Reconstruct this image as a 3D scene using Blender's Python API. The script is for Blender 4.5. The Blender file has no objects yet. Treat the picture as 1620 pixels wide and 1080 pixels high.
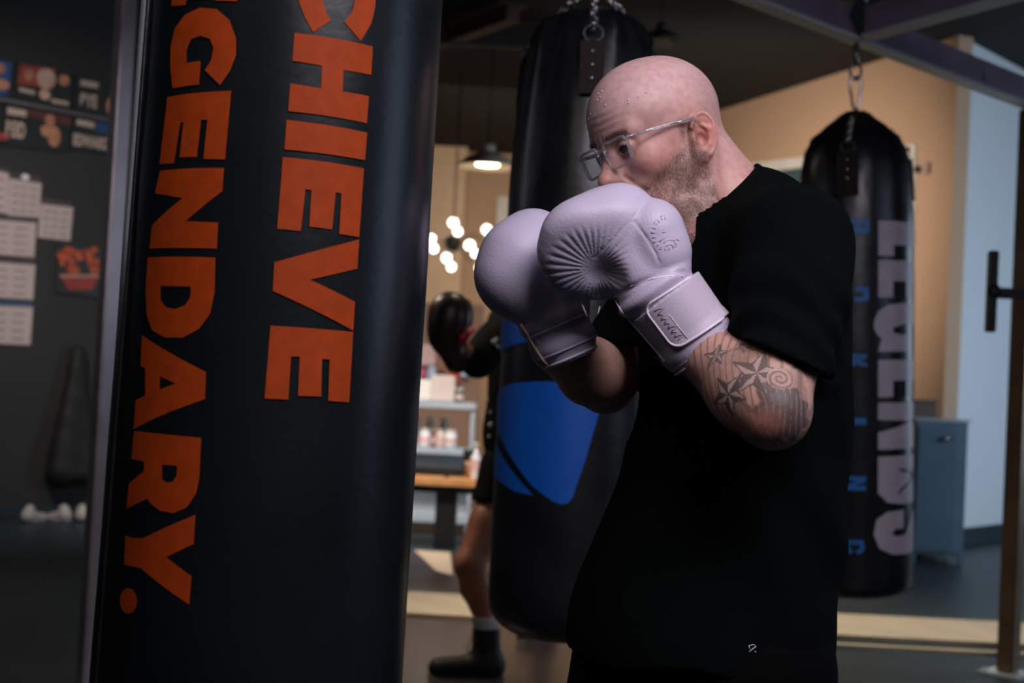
import bpy, bmesh, math, random
import numpy as np
from mathutils import Vector, Matrix
from mathutils.geometry import tessellate_polygon

# ------------------------------------------------------------------ camera
FPX = 2250.0
CAM = Vector((0.0, 0.0, 1.25))
ROLL = math.radians(2.9)
PITCH = math.atan(60 / FPX)
FWD = Vector((0, math.cos(PITCH), math.sin(PITCH)))
_R0 = Vector((1, 0, 0)); _U0 = _R0.cross(FWD)
RIGHT = (_R0 * math.cos(ROLL) + _U0 * math.sin(ROLL)).normalized()
UP = RIGHT.cross(FWD).normalized()
cam_data = bpy.data.cameras.new('camera')
cam_data.sensor_width = 36.0
cam_data.lens = FPX / 1620 * 36
cam_data.clip_start = 0.05
cam = bpy.data.objects.new('camera', cam_data)
bpy.context.scene.collection.objects.link(cam)
cam.matrix_world = Matrix.Translation(CAM) @ Matrix((RIGHT, UP, -FWD)).transposed().to_4x4()
cam_data.dof.use_dof = True
cam_data.dof.focus_distance = 2.05
cam_data.dof.aperture_fstop = 4.6
scene = bpy.context.scene
scene.camera = cam
scene.view_settings.view_transform = 'Standard'
scene.view_settings.look = 'None'
scene.view_settings.gamma = 1
scene.view_settings.use_curve_mapping = False
scene.view_settings.exposure = 0.0

# ------------------------------------------------------------------ world and lights
world = bpy.data.worlds.new('world'); scene.world = world
world.use_nodes = True
world.node_tree.nodes['Background'].inputs[0].default_value = (0.5, 0.6, 0.8, 1)
world.node_tree.nodes['Background'].inputs[1].default_value = 0.003

def area_light(name, loc, target, sx, sy, power, color, spread=180):
    l = bpy.data.lights.new(name, 'AREA'); l.shape = 'RECTANGLE'
    l.size = sx; l.size_y = sy; l.energy = power; l.color = color
    l.spread = math.radians(spread)
    o = bpy.data.objects.new(name, l); scene.collection.objects.link(o)
    o.location = loc
    d = Vector(target) - Vector(loc)
    o.rotation_euler = d.to_track_quat('-Z', 'Y').to_euler()
    return o
# ceiling panel over the boxer (cool white), unseen fills added for bags, walls, floor and shelf, daylight from the right hand windows
area_light('unseen_overhead_light', (0.85, 0.45, 3.0), (0.35, 2.1, 1.25), 1.4, 0.9, 29, (0.96, 0.90, 1.0), 120)
area_light('unseen_overhead_light', (1.10, 2.3, 3.7), (0.40, 2.15, 1.3), 1.2, 0.8, 1.5, (0.94, 0.88, 1.0))
area_light('unseen_overhead_light', (-1.0, 0.75, 2.85), (-0.5, 1.9, 1.5), 0.5, 0.3, 1.2, (1.0, 0.88, 0.76), 100)  # unseen fill added to light the lettering on the front bag
area_light('unseen_side_light', (4.6, 2.4, 2.3), (0.3, 2.6, 1.5), 1.6, 1.8, 13, (0.58, 0.70, 1.0))
area_light('unseen_side_light', (7.6, 9.5, 1.9), (4.2, 12.6, 1.0), 3.0, 2.0, 210, (0.62, 0.79, 1.0))
area_light('unseen_side_light', (-3.4, 4.6, 2.5), (-0.8, 2.0, 1.5), 0.7, 1.6, 4.5, (0.85, 0.86, 1.0))  # unseen rim light added to edge the bags from the left
area_light('unseen_overhead_light', (0.4, 10.2, 3.0), (2.7, 14.4, 2.6), 1.2, 0.8, 60, (1.0, 0.84, 0.72), 80)  # unseen light added to brighten the tan wall
area_light('unseen_overhead_light', (-0.2, 15.0, 4.1), (-0.4, 19.3, 1.6), 1.6, 1.0, 56, (1.0, 0.85, 0.72), 110)  # unseen light standing in for pendant glow on the back wall
area_light('unseen_overhead_light', (1.0, 7.75, 3.9), (1.0, 7.72, 0.0), 4.6, 0.25, 24, (1.0, 0.92, 0.82), 60)  # unseen narrow light added to brighten the pale floor strip
area_light('unseen_overhead_light', (-0.7, 8.7, 3.7), (-0.6, 10.8, 0.8), 1.2, 0.4, 42, (1.0, 0.92, 0.84), 75)  # unseen light added to brighten the shelf and its goods
area_light('unseen_overhead_light', (0.30, 6.3, 3.9), (0.25, 6.1, 0.0), 0.5, 0.4, 5, (1.0, 0.84, 0.66), 50)  # unseen light added to make a bright pool on the floor
area_light('unseen_overhead_light', (-1.9, 6.6, 3.4), (-0.3, 5.9, 0.8), 0.6, 0.5, 8, (1.0, 0.82, 0.66), 70)  # unseen warm light added for the leg of the boxer behind
area_light('unseen_overhead_light', (-3.2, 7.6, 3.9), (-3.7, 10.9, 1.3), 1.2, 0.6, 17, (1.0, 0.90, 0.86), 75)  # unseen light aimed at the poster wall

# ------------------------------------------------------------------ helpers
def P(px, py, d):
    return CAM + d * (FWD + RIGHT * ((px - 810) / FPX) + UP * ((540 - py) / FPX))
def proj(p):
    v = Vector(p) - CAM; d = v.dot(FWD)
    return 810 + FPX * v.dot(RIGHT) / d, 540 - FPX * v.dot(UP) / d
def ray(px, py):
    return (FWD + RIGHT * ((px - 810) / FPX) + UP * ((540 - py) / FPX)).normalized()
def G(px, py, z=0.0):
    r = ray(px, py); return CAM + r * ((z - CAM.z) / r.z)
def onplane(px, py, p0, n):
    r = ray(px, py); p0 = Vector(p0); n = Vector(n)
    return CAM + r * ((p0 - CAM).dot(n) / r.dot(n))
def V(*a): return Vector(a)

COL = scene.collection
def tag(o, label=None, cat=None, group=None, kind=None):
    if label: o['label'] = label
    if cat: o['category'] = cat
    if group: o['group'] = group
    if kind: o['kind'] = kind
    return o
def empty(name, loc, label=None, cat=None, group=None):
    o = bpy.data.objects.new(name, None); COL.objects.link(o); o.location = loc
    o.empty_display_size = 0.1
    return tag(o, label, cat, group)

MATS = {}
def mat(name, col, rough=0.6, metal=0.0, var=0.06, vscale=6.0, bump=0.0, bscale=60.0, spec=0.5,
        coat=0.0, emit=None, estr=0.0, detail=3.0, sheen=0.0, sss=0.0, dirt=None):
    if name in MATS: return MATS[name]
    m = bpy.data.materials.new(name); m.use_nodes = True; MATS[name] = m
    nt = m.node_tree; b = nt.nodes['Principled BSDF']
    tc = nt.nodes.new('ShaderNodeTexCoord')
    n = nt.nodes.new('ShaderNodeTexNoise'); n.inputs['Scale'].default_value = vscale; n.inputs['Detail'].default_value = detail
    nt.links.new(tc.outputs['Object'], n.inputs['Vector'])
    r = nt.nodes.new('ShaderNodeValToRGB')
    lo = [max(0, c * (1 - var)) for c in col]; hi = [min(1, c * (1 + var)) for c in col]
    r.color_ramp.elements[0].color = (*lo, 1); r.color_ramp.elements[1].color = (*hi, 1)
    r.color_ramp.elements[0].position = 0.3; r.color_ramp.elements[1].position = 0.7
    nt.links.new(n.outputs['Fac'], r.inputs['Fac'])
    nt.links.new(r.outputs['Color'], b.inputs['Base Color'])
    b.inputs['Roughness'].default_value = rough; b.inputs['Metallic'].default_value = metal
    b.inputs['Specular IOR Level'].default_value = spec
    b.inputs['Coat Weight'].default_value = coat
    b.inputs['Sheen Weight'].default_value = sheen
    if sss:
        b.inputs['Subsurface Weight'].default_value = sss
        b.inputs['Subsurface Radius'].default_value = (1.0, 0.35, 0.2); b.inputs['Subsurface Scale'].default_value = 0.008
    if emit:
        b.inputs['Emission Color'].default_value = (*emit, 1); b.inputs['Emission Strength'].default_value = estr
    if bump:
        n2 = nt.nodes.new('ShaderNodeTexNoise'); n2.inputs['Scale'].default_value = bscale; n2.inputs['Detail'].default_value = 4
        nt.links.new(tc.outputs['Object'], n2.inputs['Vector'])
        bp = nt.nodes.new('ShaderNodeBump'); bp.inputs['Strength'].default_value = bump; bp.inputs['Distance'].default_value = 0.004
        nt.links.new(n2.outputs['Fac'], bp.inputs['Height']); nt.links.new(bp.outputs['Normal'], b.inputs['Normal'])
    return m
def vcol_mat(name, rough=0.5, bump=0.15, bscale=400, sss=0.0, spec=0.5, var_rough=0.0):
    m = mat(name, (0.5, 0.5, 0.5), rough=rough, bump=bump, bscale=bscale, sss=sss, spec=spec)
    nt = m.node_tree; b = nt.nodes['Principled BSDF']
    a = nt.nodes.new('ShaderNodeVertexColor'); a.layer_name = 'Col'
    mx = nt.nodes.new('ShaderNodeMix'); mx.data_type = 'RGBA'; mx.blend_type = 'MULTIPLY'; mx.inputs[0].default_value = 1
    n = nt.nodes.new('ShaderNodeTexNoise'); n.inputs['Scale'].default_value = 90; n.inputs['Detail'].default_value = 5
    tc = nt.nodes.new('ShaderNodeTexCoord'); nt.links.new(tc.outputs['Object'], n.inputs['Vector'])
    r = nt.nodes.new('ShaderNodeValToRGB'); r.color_ramp.elements[0].color = (0.86, 0.80, 0.80, 1); r.color_ramp.elements[1].color = (1, 1, 1, 1)
    r.color_ramp.elements[0].position = 0.3; r.color_ramp.elements[1].position = 0.6
    nt.links.new(n.outputs['Fac'], r.inputs['Fac'])
    nt.links.new(a.outputs['Color'], mx.inputs[6]); nt.links.new(r.outputs['Color'], mx.inputs[7])
    nt.links.new(mx.outputs[2], b.inputs['Base Color'])
    return m

def link_mesh(name, me, m, parent=None, smooth=False):
    me.materials.append(m) if m and not me.materials else None
    if smooth:
        me.polygons.foreach_set('use_smooth', [True] * len(me.polygons))
    o = bpy.data.objects.new(name, me); COL.objects.link(o)
    if parent is not None:
        o.parent = parent; o.matrix_parent_inverse = Matrix.Translation(parent.location).inverted() if parent.parent is None and parent.type == 'EMPTY' else Matrix.Identity(4)
    return o

class MB:
    """collects shapes in world coordinates, builds ONE mesh object"""
    def __init__(s): s.bm = bmesh.new(); s.mi = 0
    def _f(s, vs, smooth=False):
        try:
            f = s.bm.faces.new(vs); f.material_index = s.mi; f.smooth = smooth; return f
        except ValueError: return None
    def box(s, c, dx, dy, dz, ax=None, bev=0.0):
        """box of full sizes; ax = (x,y,z) axis vectors"""
        c = Vector(c); X, Y, Z = ax if ax else (V(1, 0, 0), V(0, 1, 0), V(0, 0, 1))
        hs = (dx / 2, dy / 2, dz / 2)
        if bev <= 0:
            v = [s.bm.verts.new(c + X * (i * hs[0]) + Y * (j * hs[1]) + Z * (k * hs[2])) for i in (-1, 1) for j in (-1, 1) for k in (-1, 1)]
            for q in ((0, 1, 3, 2), (4, 6, 7, 5), (0, 4, 5, 1), (2, 3, 7, 6), (0, 2, 6, 4), (1, 5, 7, 3)): s._f([v[i] for i in q])
            return
        t = bmesh.new(); bmesh.ops.create_cube(t, size=1)
        M = Matrix((X, Y, Z)).transposed().to_4x4()
        bmesh.ops.scale(t, vec=(dx, dy, dz), verts=t.verts)
        bmesh.ops.bevel(t, geom=t.edges[:], offset=min(bev, 0.45 * min(dx, dy, dz)), segments=2, affect='EDGES')
        bmesh.ops.transform(t, matrix=Matrix.Translation(c) @ M, verts=t.verts)
        s.merge(t)
    def merge(s, t):
        mp = {v: s.bm.verts.new(v.co) for v in t.verts}
        for f in t.faces: s._f([mp[v] for v in f.verts], f.smooth)
        t.free()
    def tube(s, pts, r, n=10, closed=False, cap=True, smooth=True, flat=None):
        pts = [Vector(p) for p in pts]; N = len(pts)
        rs = r if isinstance(r, (list, tuple)) else [r] * N
        rings = []; up = None
        for i, p in enumerate(pts):
            if closed: t = pts[(i + 1) % N] - pts[i - 1]
            else: t = pts[min(i + 1, N - 1)] - pts[max(i - 1, 0)]
            t.normalize()
            if up is None:
                up = t.orthogonal().normalized()
                if flat is not None:
                    up = (Vector(flat) - t * t.dot(Vector(flat))).normalized()
            else: up = (up - t * up.dot(t)).normalized()
            if flat is not None: up = (Vector(flat) - t * t.dot(Vector(flat))).normalized()
            w = t.cross(up)
            rr = rs[i]; ra, rb = rr if isinstance(rr, tuple) else (rr, rr)
            rings.append([s.bm.verts.new(p + up * (math.cos(2 * math.pi * (k + .5) / n) * ra) + w * (math.sin(2 * math.pi * (k + .5) / n) * rb)) for k in range(n)])
        M = N if closed else N - 1
        for i in range(M):
            a, b = rings[i], rings[(i + 1) % N]
            for k in range(n): s._f([a[k], a[(k + 1) % n], b[(k + 1) % n], b[k]], smooth)
        if cap and not closed:
            s._f(rings[0][::-1]); s._f(rings[-1])
    def lathe(s, base, axis, prof, n=48, fn=None, smooth=True, ref=None, caps=True):
        """prof: list of (s along axis, radius). fn(theta, s, r)->r"""
        base = Vector(base); axis = Vector(axis).normalized()
        e1 = (Vector(ref) - axis * axis.dot(Vector(ref))).normalized() if ref is not None else axis.orthogonal().normalized()
        e2 = axis.cross(e1); rings = []
        for (t, r) in prof:
            ring = []
            for k in range(n):
                th = 2 * math.pi * k / n; rr = fn(th, t, r) if fn else r
                ring.append(s.bm.verts.new(base + axis * t + (e1 * math.cos(th) + e2 * math.sin(th)) * rr))
            rings.append(ring)
        for a, b in zip(rings, rings[1:]):
            for k in range(n): s._f([a[k], a[(k + 1) % n], b[(k + 1) % n], b[k]], smooth)
        if caps:
            s._f(rings[0][::-1]); s._f(rings[-1])
    def ball(s, c, r, n=16, ax=None, rz=None, ry=None):
        c = Vector(c); X, Y, Z = ax if ax else (V(1, 0, 0), V(0, 1, 0), V(0, 0, 1))
        ry = ry or r; rz = rz or r; m = max(6, n // 2); rings = []
        top = s.bm.verts.new(c + Z * rz); bot = s.bm.verts.new(c - Z * rz)
        for i in range(1, m):
            a = math.pi * i / m
            rings.append([s.bm.verts.new(c + (X * math.cos(2 * math.pi * k / n) * r + Y * math.sin(2 * math.pi * k / n) * ry) * math.sin(a) + Z * math.cos(a) * rz) for k in range(n)])
        for k in range(n):
            s._f([top, rings[0][k], rings[0][(k + 1) % n]], True)
            s._f([bot, rings[-1][(k + 1) % n], rings[-1][k]], True)
        for a, b in zip(rings, rings[1:]):
            for k in range(n): s._f([a[k], b[k], b[(k + 1) % n], a[(k + 1) % n]], True)
    def quad(s, a, b, c, d, th=0.0, n=None):
        a, b, c, d = map(Vector, (a, b, c, d))
        if th == 0:
            s._f([s.bm.verts.new(p) for p in (a, b, c, d)]); return
        nn = n if n is not None else (b - a).cross(d - a).normalized()
        v = [s.bm.verts.new(p) for p in (a, b, c, d)] + [s.bm.verts.new(p + nn * th) for p in (a, b, c, d)]
        for q in ((3, 2, 1, 0), (4, 5, 6, 7), (0, 1, 5, 4), (1, 2, 6, 5), (2, 3, 7, 6), (3, 0, 4, 7)): s._f([v[i] for i in q])
    def prism(s, pts, nvec):
        """closed polygon extruded by nvec"""
        a = [s.bm.verts.new(Vector(p)) for p in pts]; b = [s.bm.verts.new(Vector(p) + Vector(nvec)) for p in pts]
        s._f(a[::-1]); s._f(b); n = len(pts)
        for i in range(n): s._f([a[i], a[(i + 1) % n], b[(i + 1) % n], b[i]])
    def build(s, name, m, parent=None, mats=None, recalc=True):
        if recalc: bmesh.ops.recalc_face_normals(s.bm, faces=s.bm.faces[:])
        me = bpy.data.meshes.new(name); s.bm.to_mesh(me); s.bm.free()
        for q in (mats or [m]): me.materials.append(q)
        return link_mesh(name, me, None, parent)

# ------------------------------------------------------------------ distance-field modelling
def npv(v): return np.array(v, dtype=np.float32)
def sd_ell(p, c, r, R=None):
    q = p - npv(c)
    if R is not None: q = q @ np.asarray(R, dtype=np.float32)      # R columns = axes
    r = npv(r); k0 = np.linalg.norm(q / r, axis=-1); k1 = np.linalg.norm(q / (r * r), axis=-1)
    return k0 * (k0 - 1) / np.maximum(k1, 1e-6)
def sd_cap(p, a, b, ra, rb=None):
    rb = ra if rb is None else rb
    a = npv(a); b = npv(b); ab = b - a; pa = p - a
    h = np.clip((pa @ ab) / max(float(ab @ ab), 1e-9), 0, 1)
    return np.linalg.norm(pa - h[..., None] * ab, axis=-1) - (ra + (rb - ra) * h)
def sd_chain(p, pts, rs, k=0.01):
    d = None
    for i in range(len(pts) - 1):
        e = sd_cap(p, pts[i], pts[i + 1], rs[i], rs[i + 1])
        d = e if d is None else smin(d, e, k)
    return d
def sd_poly(p, pts):
    d = None
    for i in range(len(pts) - 1):
        e = sd_cap(p, pts[i], pts[i + 1], 0.0)
        d = e if d is None else np.minimum(d, e)
    return d
def smin(a, b, k):
    h = np.maximum(k - np.abs(a - b), 0) / k
    return np.minimum(a, b) - h * h * k * 0.25
def smax(a, b, k): return -smin(-a, -b, k)
def sstep(e0, e1, x):
    t = np.clip((x - e0) / (e1 - e0), 0, 1); return t * t * (3 - 2 * t)
def wob(p, s, seed=0.0):
    x, y, z = p[..., 0] * s, p[..., 1] * s, p[..., 2] * s
    a = np.sin(x * 1.7 + 1.3 * np.sin(y * 1.1 + seed) + seed) + np.sin(y * 1.9 + 1.2 * np.sin(z * 1.3 + seed * 2)) + np.sin(z * 1.6 + 1.4 * np.sin(x * 0.9 + seed * 3))
    return a / 3
def polygonize(f, lo, hi, h, B=12, slack=1.5):
    lo = np.array(lo, float); hi = np.array(hi, float)
    nb = np.maximum(1, np.ceil((hi - lo) / (h * B)).astype(int))
    g = np.stack(np.meshgrid(*[np.arange(n) for n in nb], indexing='ij'), -1).reshape(-1, 3)
    cen = lo + (g + 0.5) * (h * B)
    keep = np.abs(f(cen.astype(np.float32))) < h * B * 0.87 * slack
    g = g[keep]
    N = nb * B + 2
    li = np.stack(np.meshgrid(*[np.arange(B + 1)] * 3, indexing='ij'), -1).reshape(-1, 3)
    ids = []; pos = []; quads = []
    cid = lambda c: (c[..., 0].astype(np.int64) * N[1] + c[..., 1]) * N[2] + c[..., 2]
    corners = np.array([(i, j, k) for i in (0, 1) for j in (0, 1) for k in (0, 1)])
    edges = [(a, b) for a in range(8) for b in range(a + 1, 8) if np.abs(corners[a] - corners[b]).sum() == 1]
    for s0 in range(0, len(g), 48):
        gb = g[s0:s0 + 48]; base = gb * B
        pts = (base[:, None, :] + li[None]).astype(float) * h + lo
        v = f(pts.reshape(-1, 3).astype(np.float32)).reshape(len(gb), B + 1, B + 1, B + 1)
        cv = [v[:, c[0]:B + c[0], c[1]:B + c[1], c[2]:B + c[2]] for c in corners]
        st = np.stack(cv, -1); ins = st < 0; cnt = ins.sum(-1)
        m = (cnt > 0) & (cnt < 8); ix = np.argwhere(m)
        if len(ix):
            sv = st[m]; acc = np.zeros((len(sv), 3)); w = np.zeros(len(sv))
            for a, b in edges:
                cr = (sv[:, a] < 0) != (sv[:, b] < 0)
                d = sv[:, a] - sv[:, b]; t = np.where(cr, sv[:, a] / np.where(d == 0, 1, d), 0)
                pt = corners[a] + t[:, None] * (corners[b] - corners[a]); acc += pt * cr[:, None]; w += cr
            cell = base[ix[:, 0]] + ix[:, 1:]
            ids.append(cid(cell)); pos.append(lo + (cell + acc / w[:, None]) * h)
        for ax in range(3):
            sl0 = [slice(0, B)] * 3; sl1 = [slice(0, B)] * 3; sl1[ax] = slice(1, B + 1)
            a = v[(slice(None), *sl0)] < 0; b = v[(slice(None), *sl1)] < 0
            e = np.argwhere(a != b)
            if not len(e): continue
            flip = a[tuple(e.T)]
            c = base[e[:, 0]] + e[:, 1:]
            u = np.zeros(3, int); u[(ax + 1) % 3] = 1; w2 = np.zeros(3, int); w2[(ax + 2) % 3] = 1
            q = np.stack([cid(c), cid(c - u), cid(c - u - w2), cid(c - w2)], 1)
            q[~flip] = q[~flip][:, ::-1]
            quads.append(q[(c.min(1) > 0)])
    ids = np.concatenate(ids); pos = np.concatenate(pos); quads = np.concatenate(quads)
    o = np.argsort(ids); ids = ids[o]; pos = pos[o]
    q = np.searchsorted(ids, quads); q = np.minimum(q, len(ids) - 1)
    ok = (ids[q] == quads).all(1)
    return pos, q[ok]
def np_mesh(name, pos, quads, m, parent=None, col=None, relax=1):
    for _ in range(relax):
        s = np.zeros_like(pos); w = np.zeros(len(pos))
        for k in range(4):
            a = quads[:, k]; b = quads[:, (k + 1) % 4]
            for c in range(3): s[:, c] += np.bincount(a, pos[b, c], len(pos)) + np.bincount(b, pos[a, c], len(pos))
            w += np.bincount(a, minlength=len(pos)) + np.bincount(b, minlength=len(pos))
        pos = np.where(w[:, None] > 0, 0.5 * pos + 0.5 * s / np.maximum(w, 1)[:, None], pos)
    me = bpy.data.meshes.new(name)
    me.vertices.add(len(pos)); me.vertices.foreach_set('co', pos.astype(np.float32).ravel())
    me.loops.add(len(quads) * 4); me.loops.foreach_set('vertex_index', quads.astype(np.int32).ravel())
    me.polygons.add(len(quads)); me.polygons.foreach_set('loop_start', np.arange(0, len(quads) * 4, 4, dtype=np.int32))
    try: me.polygons.foreach_set('loop_total', np.full(len(quads), 4, np.int32))
    except Exception: pass
    me.update(calc_edges=True)
    me.polygons.foreach_set('use_smooth', np.ones(len(quads), bool))
    if col is not None:
        ca = me.color_attributes.new('Col', 'FLOAT_COLOR', 'POINT')
        c4 = np.ones((len(pos), 4), np.float32); c4[:, :3] = col
        ca.data.foreach_set('color', c4.ravel())
    me.materials.append(m)
    return link_mesh(name, me, None, parent)
def trace(f, px, py, t0=1.2, t1=3.5):
    r = ray(px, py); t = t0
    for _ in range(160):
        p = CAM + r * t; d = float(f(np.array([p], dtype=np.float32))[0])
        if d < 0.0003: return p
        t += max(d * 0.7, 0.0004)
        if t > t1: return None
    return p
def grad(f, p, e=0.002):
    q = np.array([p] * 6, dtype=np.float32)
    for i in range(3): q[2 * i, i] += e; q[2 * i + 1, i] -= e
    d = f(q); return Vector((float(d[0] - d[1]), float(d[2] - d[3]), float(d[4] - d[5]))).normalized()
def text_mesh(body, size, name, m, parent, O, X, Y, sx=1.0, depth=0.002, bold=0.0):
    """flat lettering: origin O (lower left), X right, Y up"""
    cu = bpy.data.curves.new('t', 'FONT'); cu.body = body; cu.size = size; cu.extrude = depth / 2; cu.offset = bold
    o = bpy.data.objects.new('t', cu); COL.objects.link(o)
    dg = bpy.context.evaluated_depsgraph_get(); me = bpy.data.meshes.new_from_object(o.evaluated_get(dg))
    bpy.data.objects.remove(o); X = Vector(X).normalized(); Y = Vector(Y).normalized(); Z = X.cross(Y)
    M = Matrix.Translation(O) @ Matrix((X * sx, Y, Z)).transposed().to_4x4()
    me.transform(M); me.materials.clear(); me.materials.append(m); me.name = name
    return link_mesh(name, me, None, parent)
# ------------------------------------------------------------------ the room
M_tan = mat('tan_paint', (0.46, 0.305, 0.195), 0.8, var=0.03, vscale=1.2, bump=0.05)
M_white = mat('white_paint', (0.62, 0.64, 0.66), 0.8, var=0.02, vscale=1.2, bump=0.05)
M_dark = mat('charcoal_paint', (0.026, 0.026, 0.025), 0.75, var=0.08, vscale=2, bump=0.05)
M_ceil = mat('black_ceiling', (0.004, 0.004, 0.003), 0.9, var=0.1)
M_rub = mat('black_rubber_floor', (0.024, 0.042, 0.048), 0.42, var=0.25, vscale=3, bump=0.25, bscale=300, spec=0.4)
M_brownfl = mat('brown_floor', (0.055, 0.040, 0.036), 0.28, var=0.15, vscale=2.5, bump=0.08, bscale=90, spec=0.5)
M_strip = mat('pale_floor_strip', (0.62, 0.49, 0.33), 0.5, var=0.10, vscale=4)
M_trim = mat('white_trim', (0.6, 0.58, 0.54), 0.6)
M_base = mat('dark_baseboard', (0.02, 0.03, 0.035), 0.6)
M_black = mat('black_metal', (0.012, 0.013, 0.013), 0.45, metal=0.2)
M_steel = mat('chrome_steel', (0.72, 0.68, 0.70), 0.22, metal=1.0, var=0.05)
CH = 4.36
def struct(o): o['kind'] = 'structure'; return o
def wall(name, a, b, m, z0=0.0, z1=CH, th=0.15, side=1):
    """wall from a to b (xy), thick on the far side"""
    a = V(a[0], a[1], 0); b = V(b[0], b[1], 0); d = (b - a).normalized(); n = V(-d.y, d.x, 0) * side
    mb = MB(); mb.prism([a + V(0, 0, z0), b + V(0, 0, z0), b + V(0, 0, z1), a + V(0, 0, z1)], n * th)
    return struct(mb.build(name, m))
mb = MB(); mb.box((0.5, 9, -0.05), 17, 24, 0.1); struct(mb.build('floor', M_rub))
mb = MB(); mb.box((0.5, 9, CH + 0.05), 17, 24, 0.1); struct(mb.build('ceiling', M_ceil))
# corner between the tan wall and the white wall
C1 = (3.66, 12.0); C2 = (2.30, 15.45); C3 = (1.15, 18.4)
tan_dir = V(C3[0] - C1[0], C3[1] - C1[1], 0).normalized()
wall('wall_tan', C1, C3, M_tan, side=-1)
W1 = (C1[0] + 3.4, C1[1] + 4.0)
_wd = V(W1[0] - C1[0], W1[1] - C1[1], 0).normalized()
mb = MB(); mb.prism([(W1[0], W1[1], 0), (C1[0], C1[1], 0), (C1[0] + .10, C1[1] + .26, 0), (W1[0] - .1, W1[1] + .2, 0)], V(0, 0, CH)); struct(mb.build('wall_white', M_white))
wall('wall_back', (-5.5, 19.6), (1.9, 19.6), M_tan, side=1)
mb = MB(); mb.box((-0.98, 19.35, CH / 2), 0.5, 0.4, CH - 0.01); struct(mb.build('trim_1', mat('light_column', (0.60, 0.44, 0.29), 0.8)))
# dark poster wall on the left, runs away to the right at 45 degrees
LD = V(0.755, 0.655, 0).normalized(); LP = V(-3.16, 11.3, 0); LN = V(LD.y, -LD.x, 0)
la = LP - LD * 4.6; lb = LP + LD * 2.7
wall('wall_left', (la.x, la.y), (lb.x, lb.y), M_dark, side=1)
wall('wall_left_return', (lb.x, lb.y), (lb.x - 3.2, lb.y + 5.6), M_tan, side=1)
wall('wall_right', (7.9, -3), (7.9, 17), M_white, side=-1)
wall('wall_far_left', (-7.6, -3), (-7.6, 20), M_dark, side=1)
wall('wall_rear', (-7.6, -2.9), (7.9, -2.9), M_dark, side=-1)
# baseboards
def baseboard(name, a, b, nrm, m, h=0.12):
    a = V(a[0], a[1], 0) + nrm * 0.012; b = V(b[0], b[1], 0) + nrm * 0.012
    mb = MB(); mb.prism([a + V(0, 0, 0.001), b + V(0, 0, 0.001), b + V(0, 0, h), a + V(0, 0, h)], -nrm * 0.011); return struct(mb.build(name, m))
wd = V(W1[0] - C1[0], W1[1] - C1[1], 0).normalized(); wn = V(wd.y, -wd.x, 0)
baseboard('baseboard_right', C1, W1, wn, M_base, 0.16)
tn = V(tan_dir.y, -tan_dir.x, 0)
if tn.x > 0: tn = -tn
baseboard('baseboard_tan', C1, C3, tn, M_base, 0.12)
baseboard('baseboard_left', (la.x, la.y), (lb.x, lb.y), LN, M_base, 0.10)
# floor zones: brown floor on the left half, pale strip across
mb = MB(); mb.box((0.0, 7.05, 0.003), 2.4, 6.1, 0.006); struct(mb.build('floor_brown', M_brownfl))
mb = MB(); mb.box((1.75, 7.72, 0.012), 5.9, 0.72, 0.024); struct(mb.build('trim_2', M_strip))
mb = MB(); mb.box((2.5, 7.14, 0.008), 4.0, 0.05, 0.016); struct(mb.build('trim_3', M_strip))
mb = MB(); q = [G(655, 872), G(712, 876), G(716, 912), G(690, 905)]; mb.prism([p + V(0, 0, .007) for p in q], V(0, 0, .004));  # pale sheet painted as a patch of sunlight on the floor
tag(mb.build('sun_patch', mat('sun_patch_paint', (0.75, 0.58, 0.42), 0.5)), 'painted sun patch on the floor under the bench end by the boxer in shorts', 'sun patch')
# window in the tan wall: white head and jamb, dark and bright panes
def tw(px, py, off=0.03): return onplane(px, py, V(C1[0], C1[1], 0) + tn * off, tn)
def wq(mb, pts, th): mb.prism(pts, tn * -th)
mb = MB()
a, b = tw(1150, 262), tw(1438, 229); a2, b2 = tw(1150, 280), tw(1438, 243)
wq(mb, [a, b, b2, a2], 0.028)
b3 = tw(1447, 228); b4 = tw(1442, 640)
wq(mb, [tw(1436, 229), b3, b4, tw(1430, 640)], 0.026)
wf = struct(mb.build('window_1', M_trim))
mb = MB(); wq(mb, [tw(1150, 281, .015), tw(1428, 245, .015), tw(1428, 640, .015), tw(1150, 640, .015)], 0.012)
o = mb.build('window_pane', mat('dark_glass', (0.05, 0.08, 0.09), 0.15, var=0.3, vscale=3), wf)
mb = MB(); wq(mb, [tw(1431.5, 274, .045), tw(1440, 271, .045), tw(1440.5, 334, .045), tw(1434.5, 328, .045)], 0.012)
o = mb.build('bright_pane', mat('lit_pane', (0.9, 0.95, 0.95), 0.3, emit=(0.95, 1.0, 0.92), estr=1.3), wf); o['label'] = 'brightly lit narrow pane'
# thermostat and little sign on the tan wall
mb = MB(); c = tw(1464, 266, .03); mb.box(c, 0.09, 0.03, 0.10, (tan_dir, tn, V(0, 0, 1)), 0.008)
e = tag(mb.build('wall_thermostat', mat('thermostat_plastic', (0.42, 0.30, 0.26), 0.5)), 'small pinkish thermostat box on the tan wall near its corner', 'thermostat')
mb = MB(); c = tw(1453, 268, .02); mb.lathe(c, tn, [(-0.015, 0.03), (0.0, 0.034), (0.03, 0.03)], 16)
tag(mb.build('door_sensor', M_black), 'round black sensor on the tan wall left of the thermostat', 'sensor')
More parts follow.
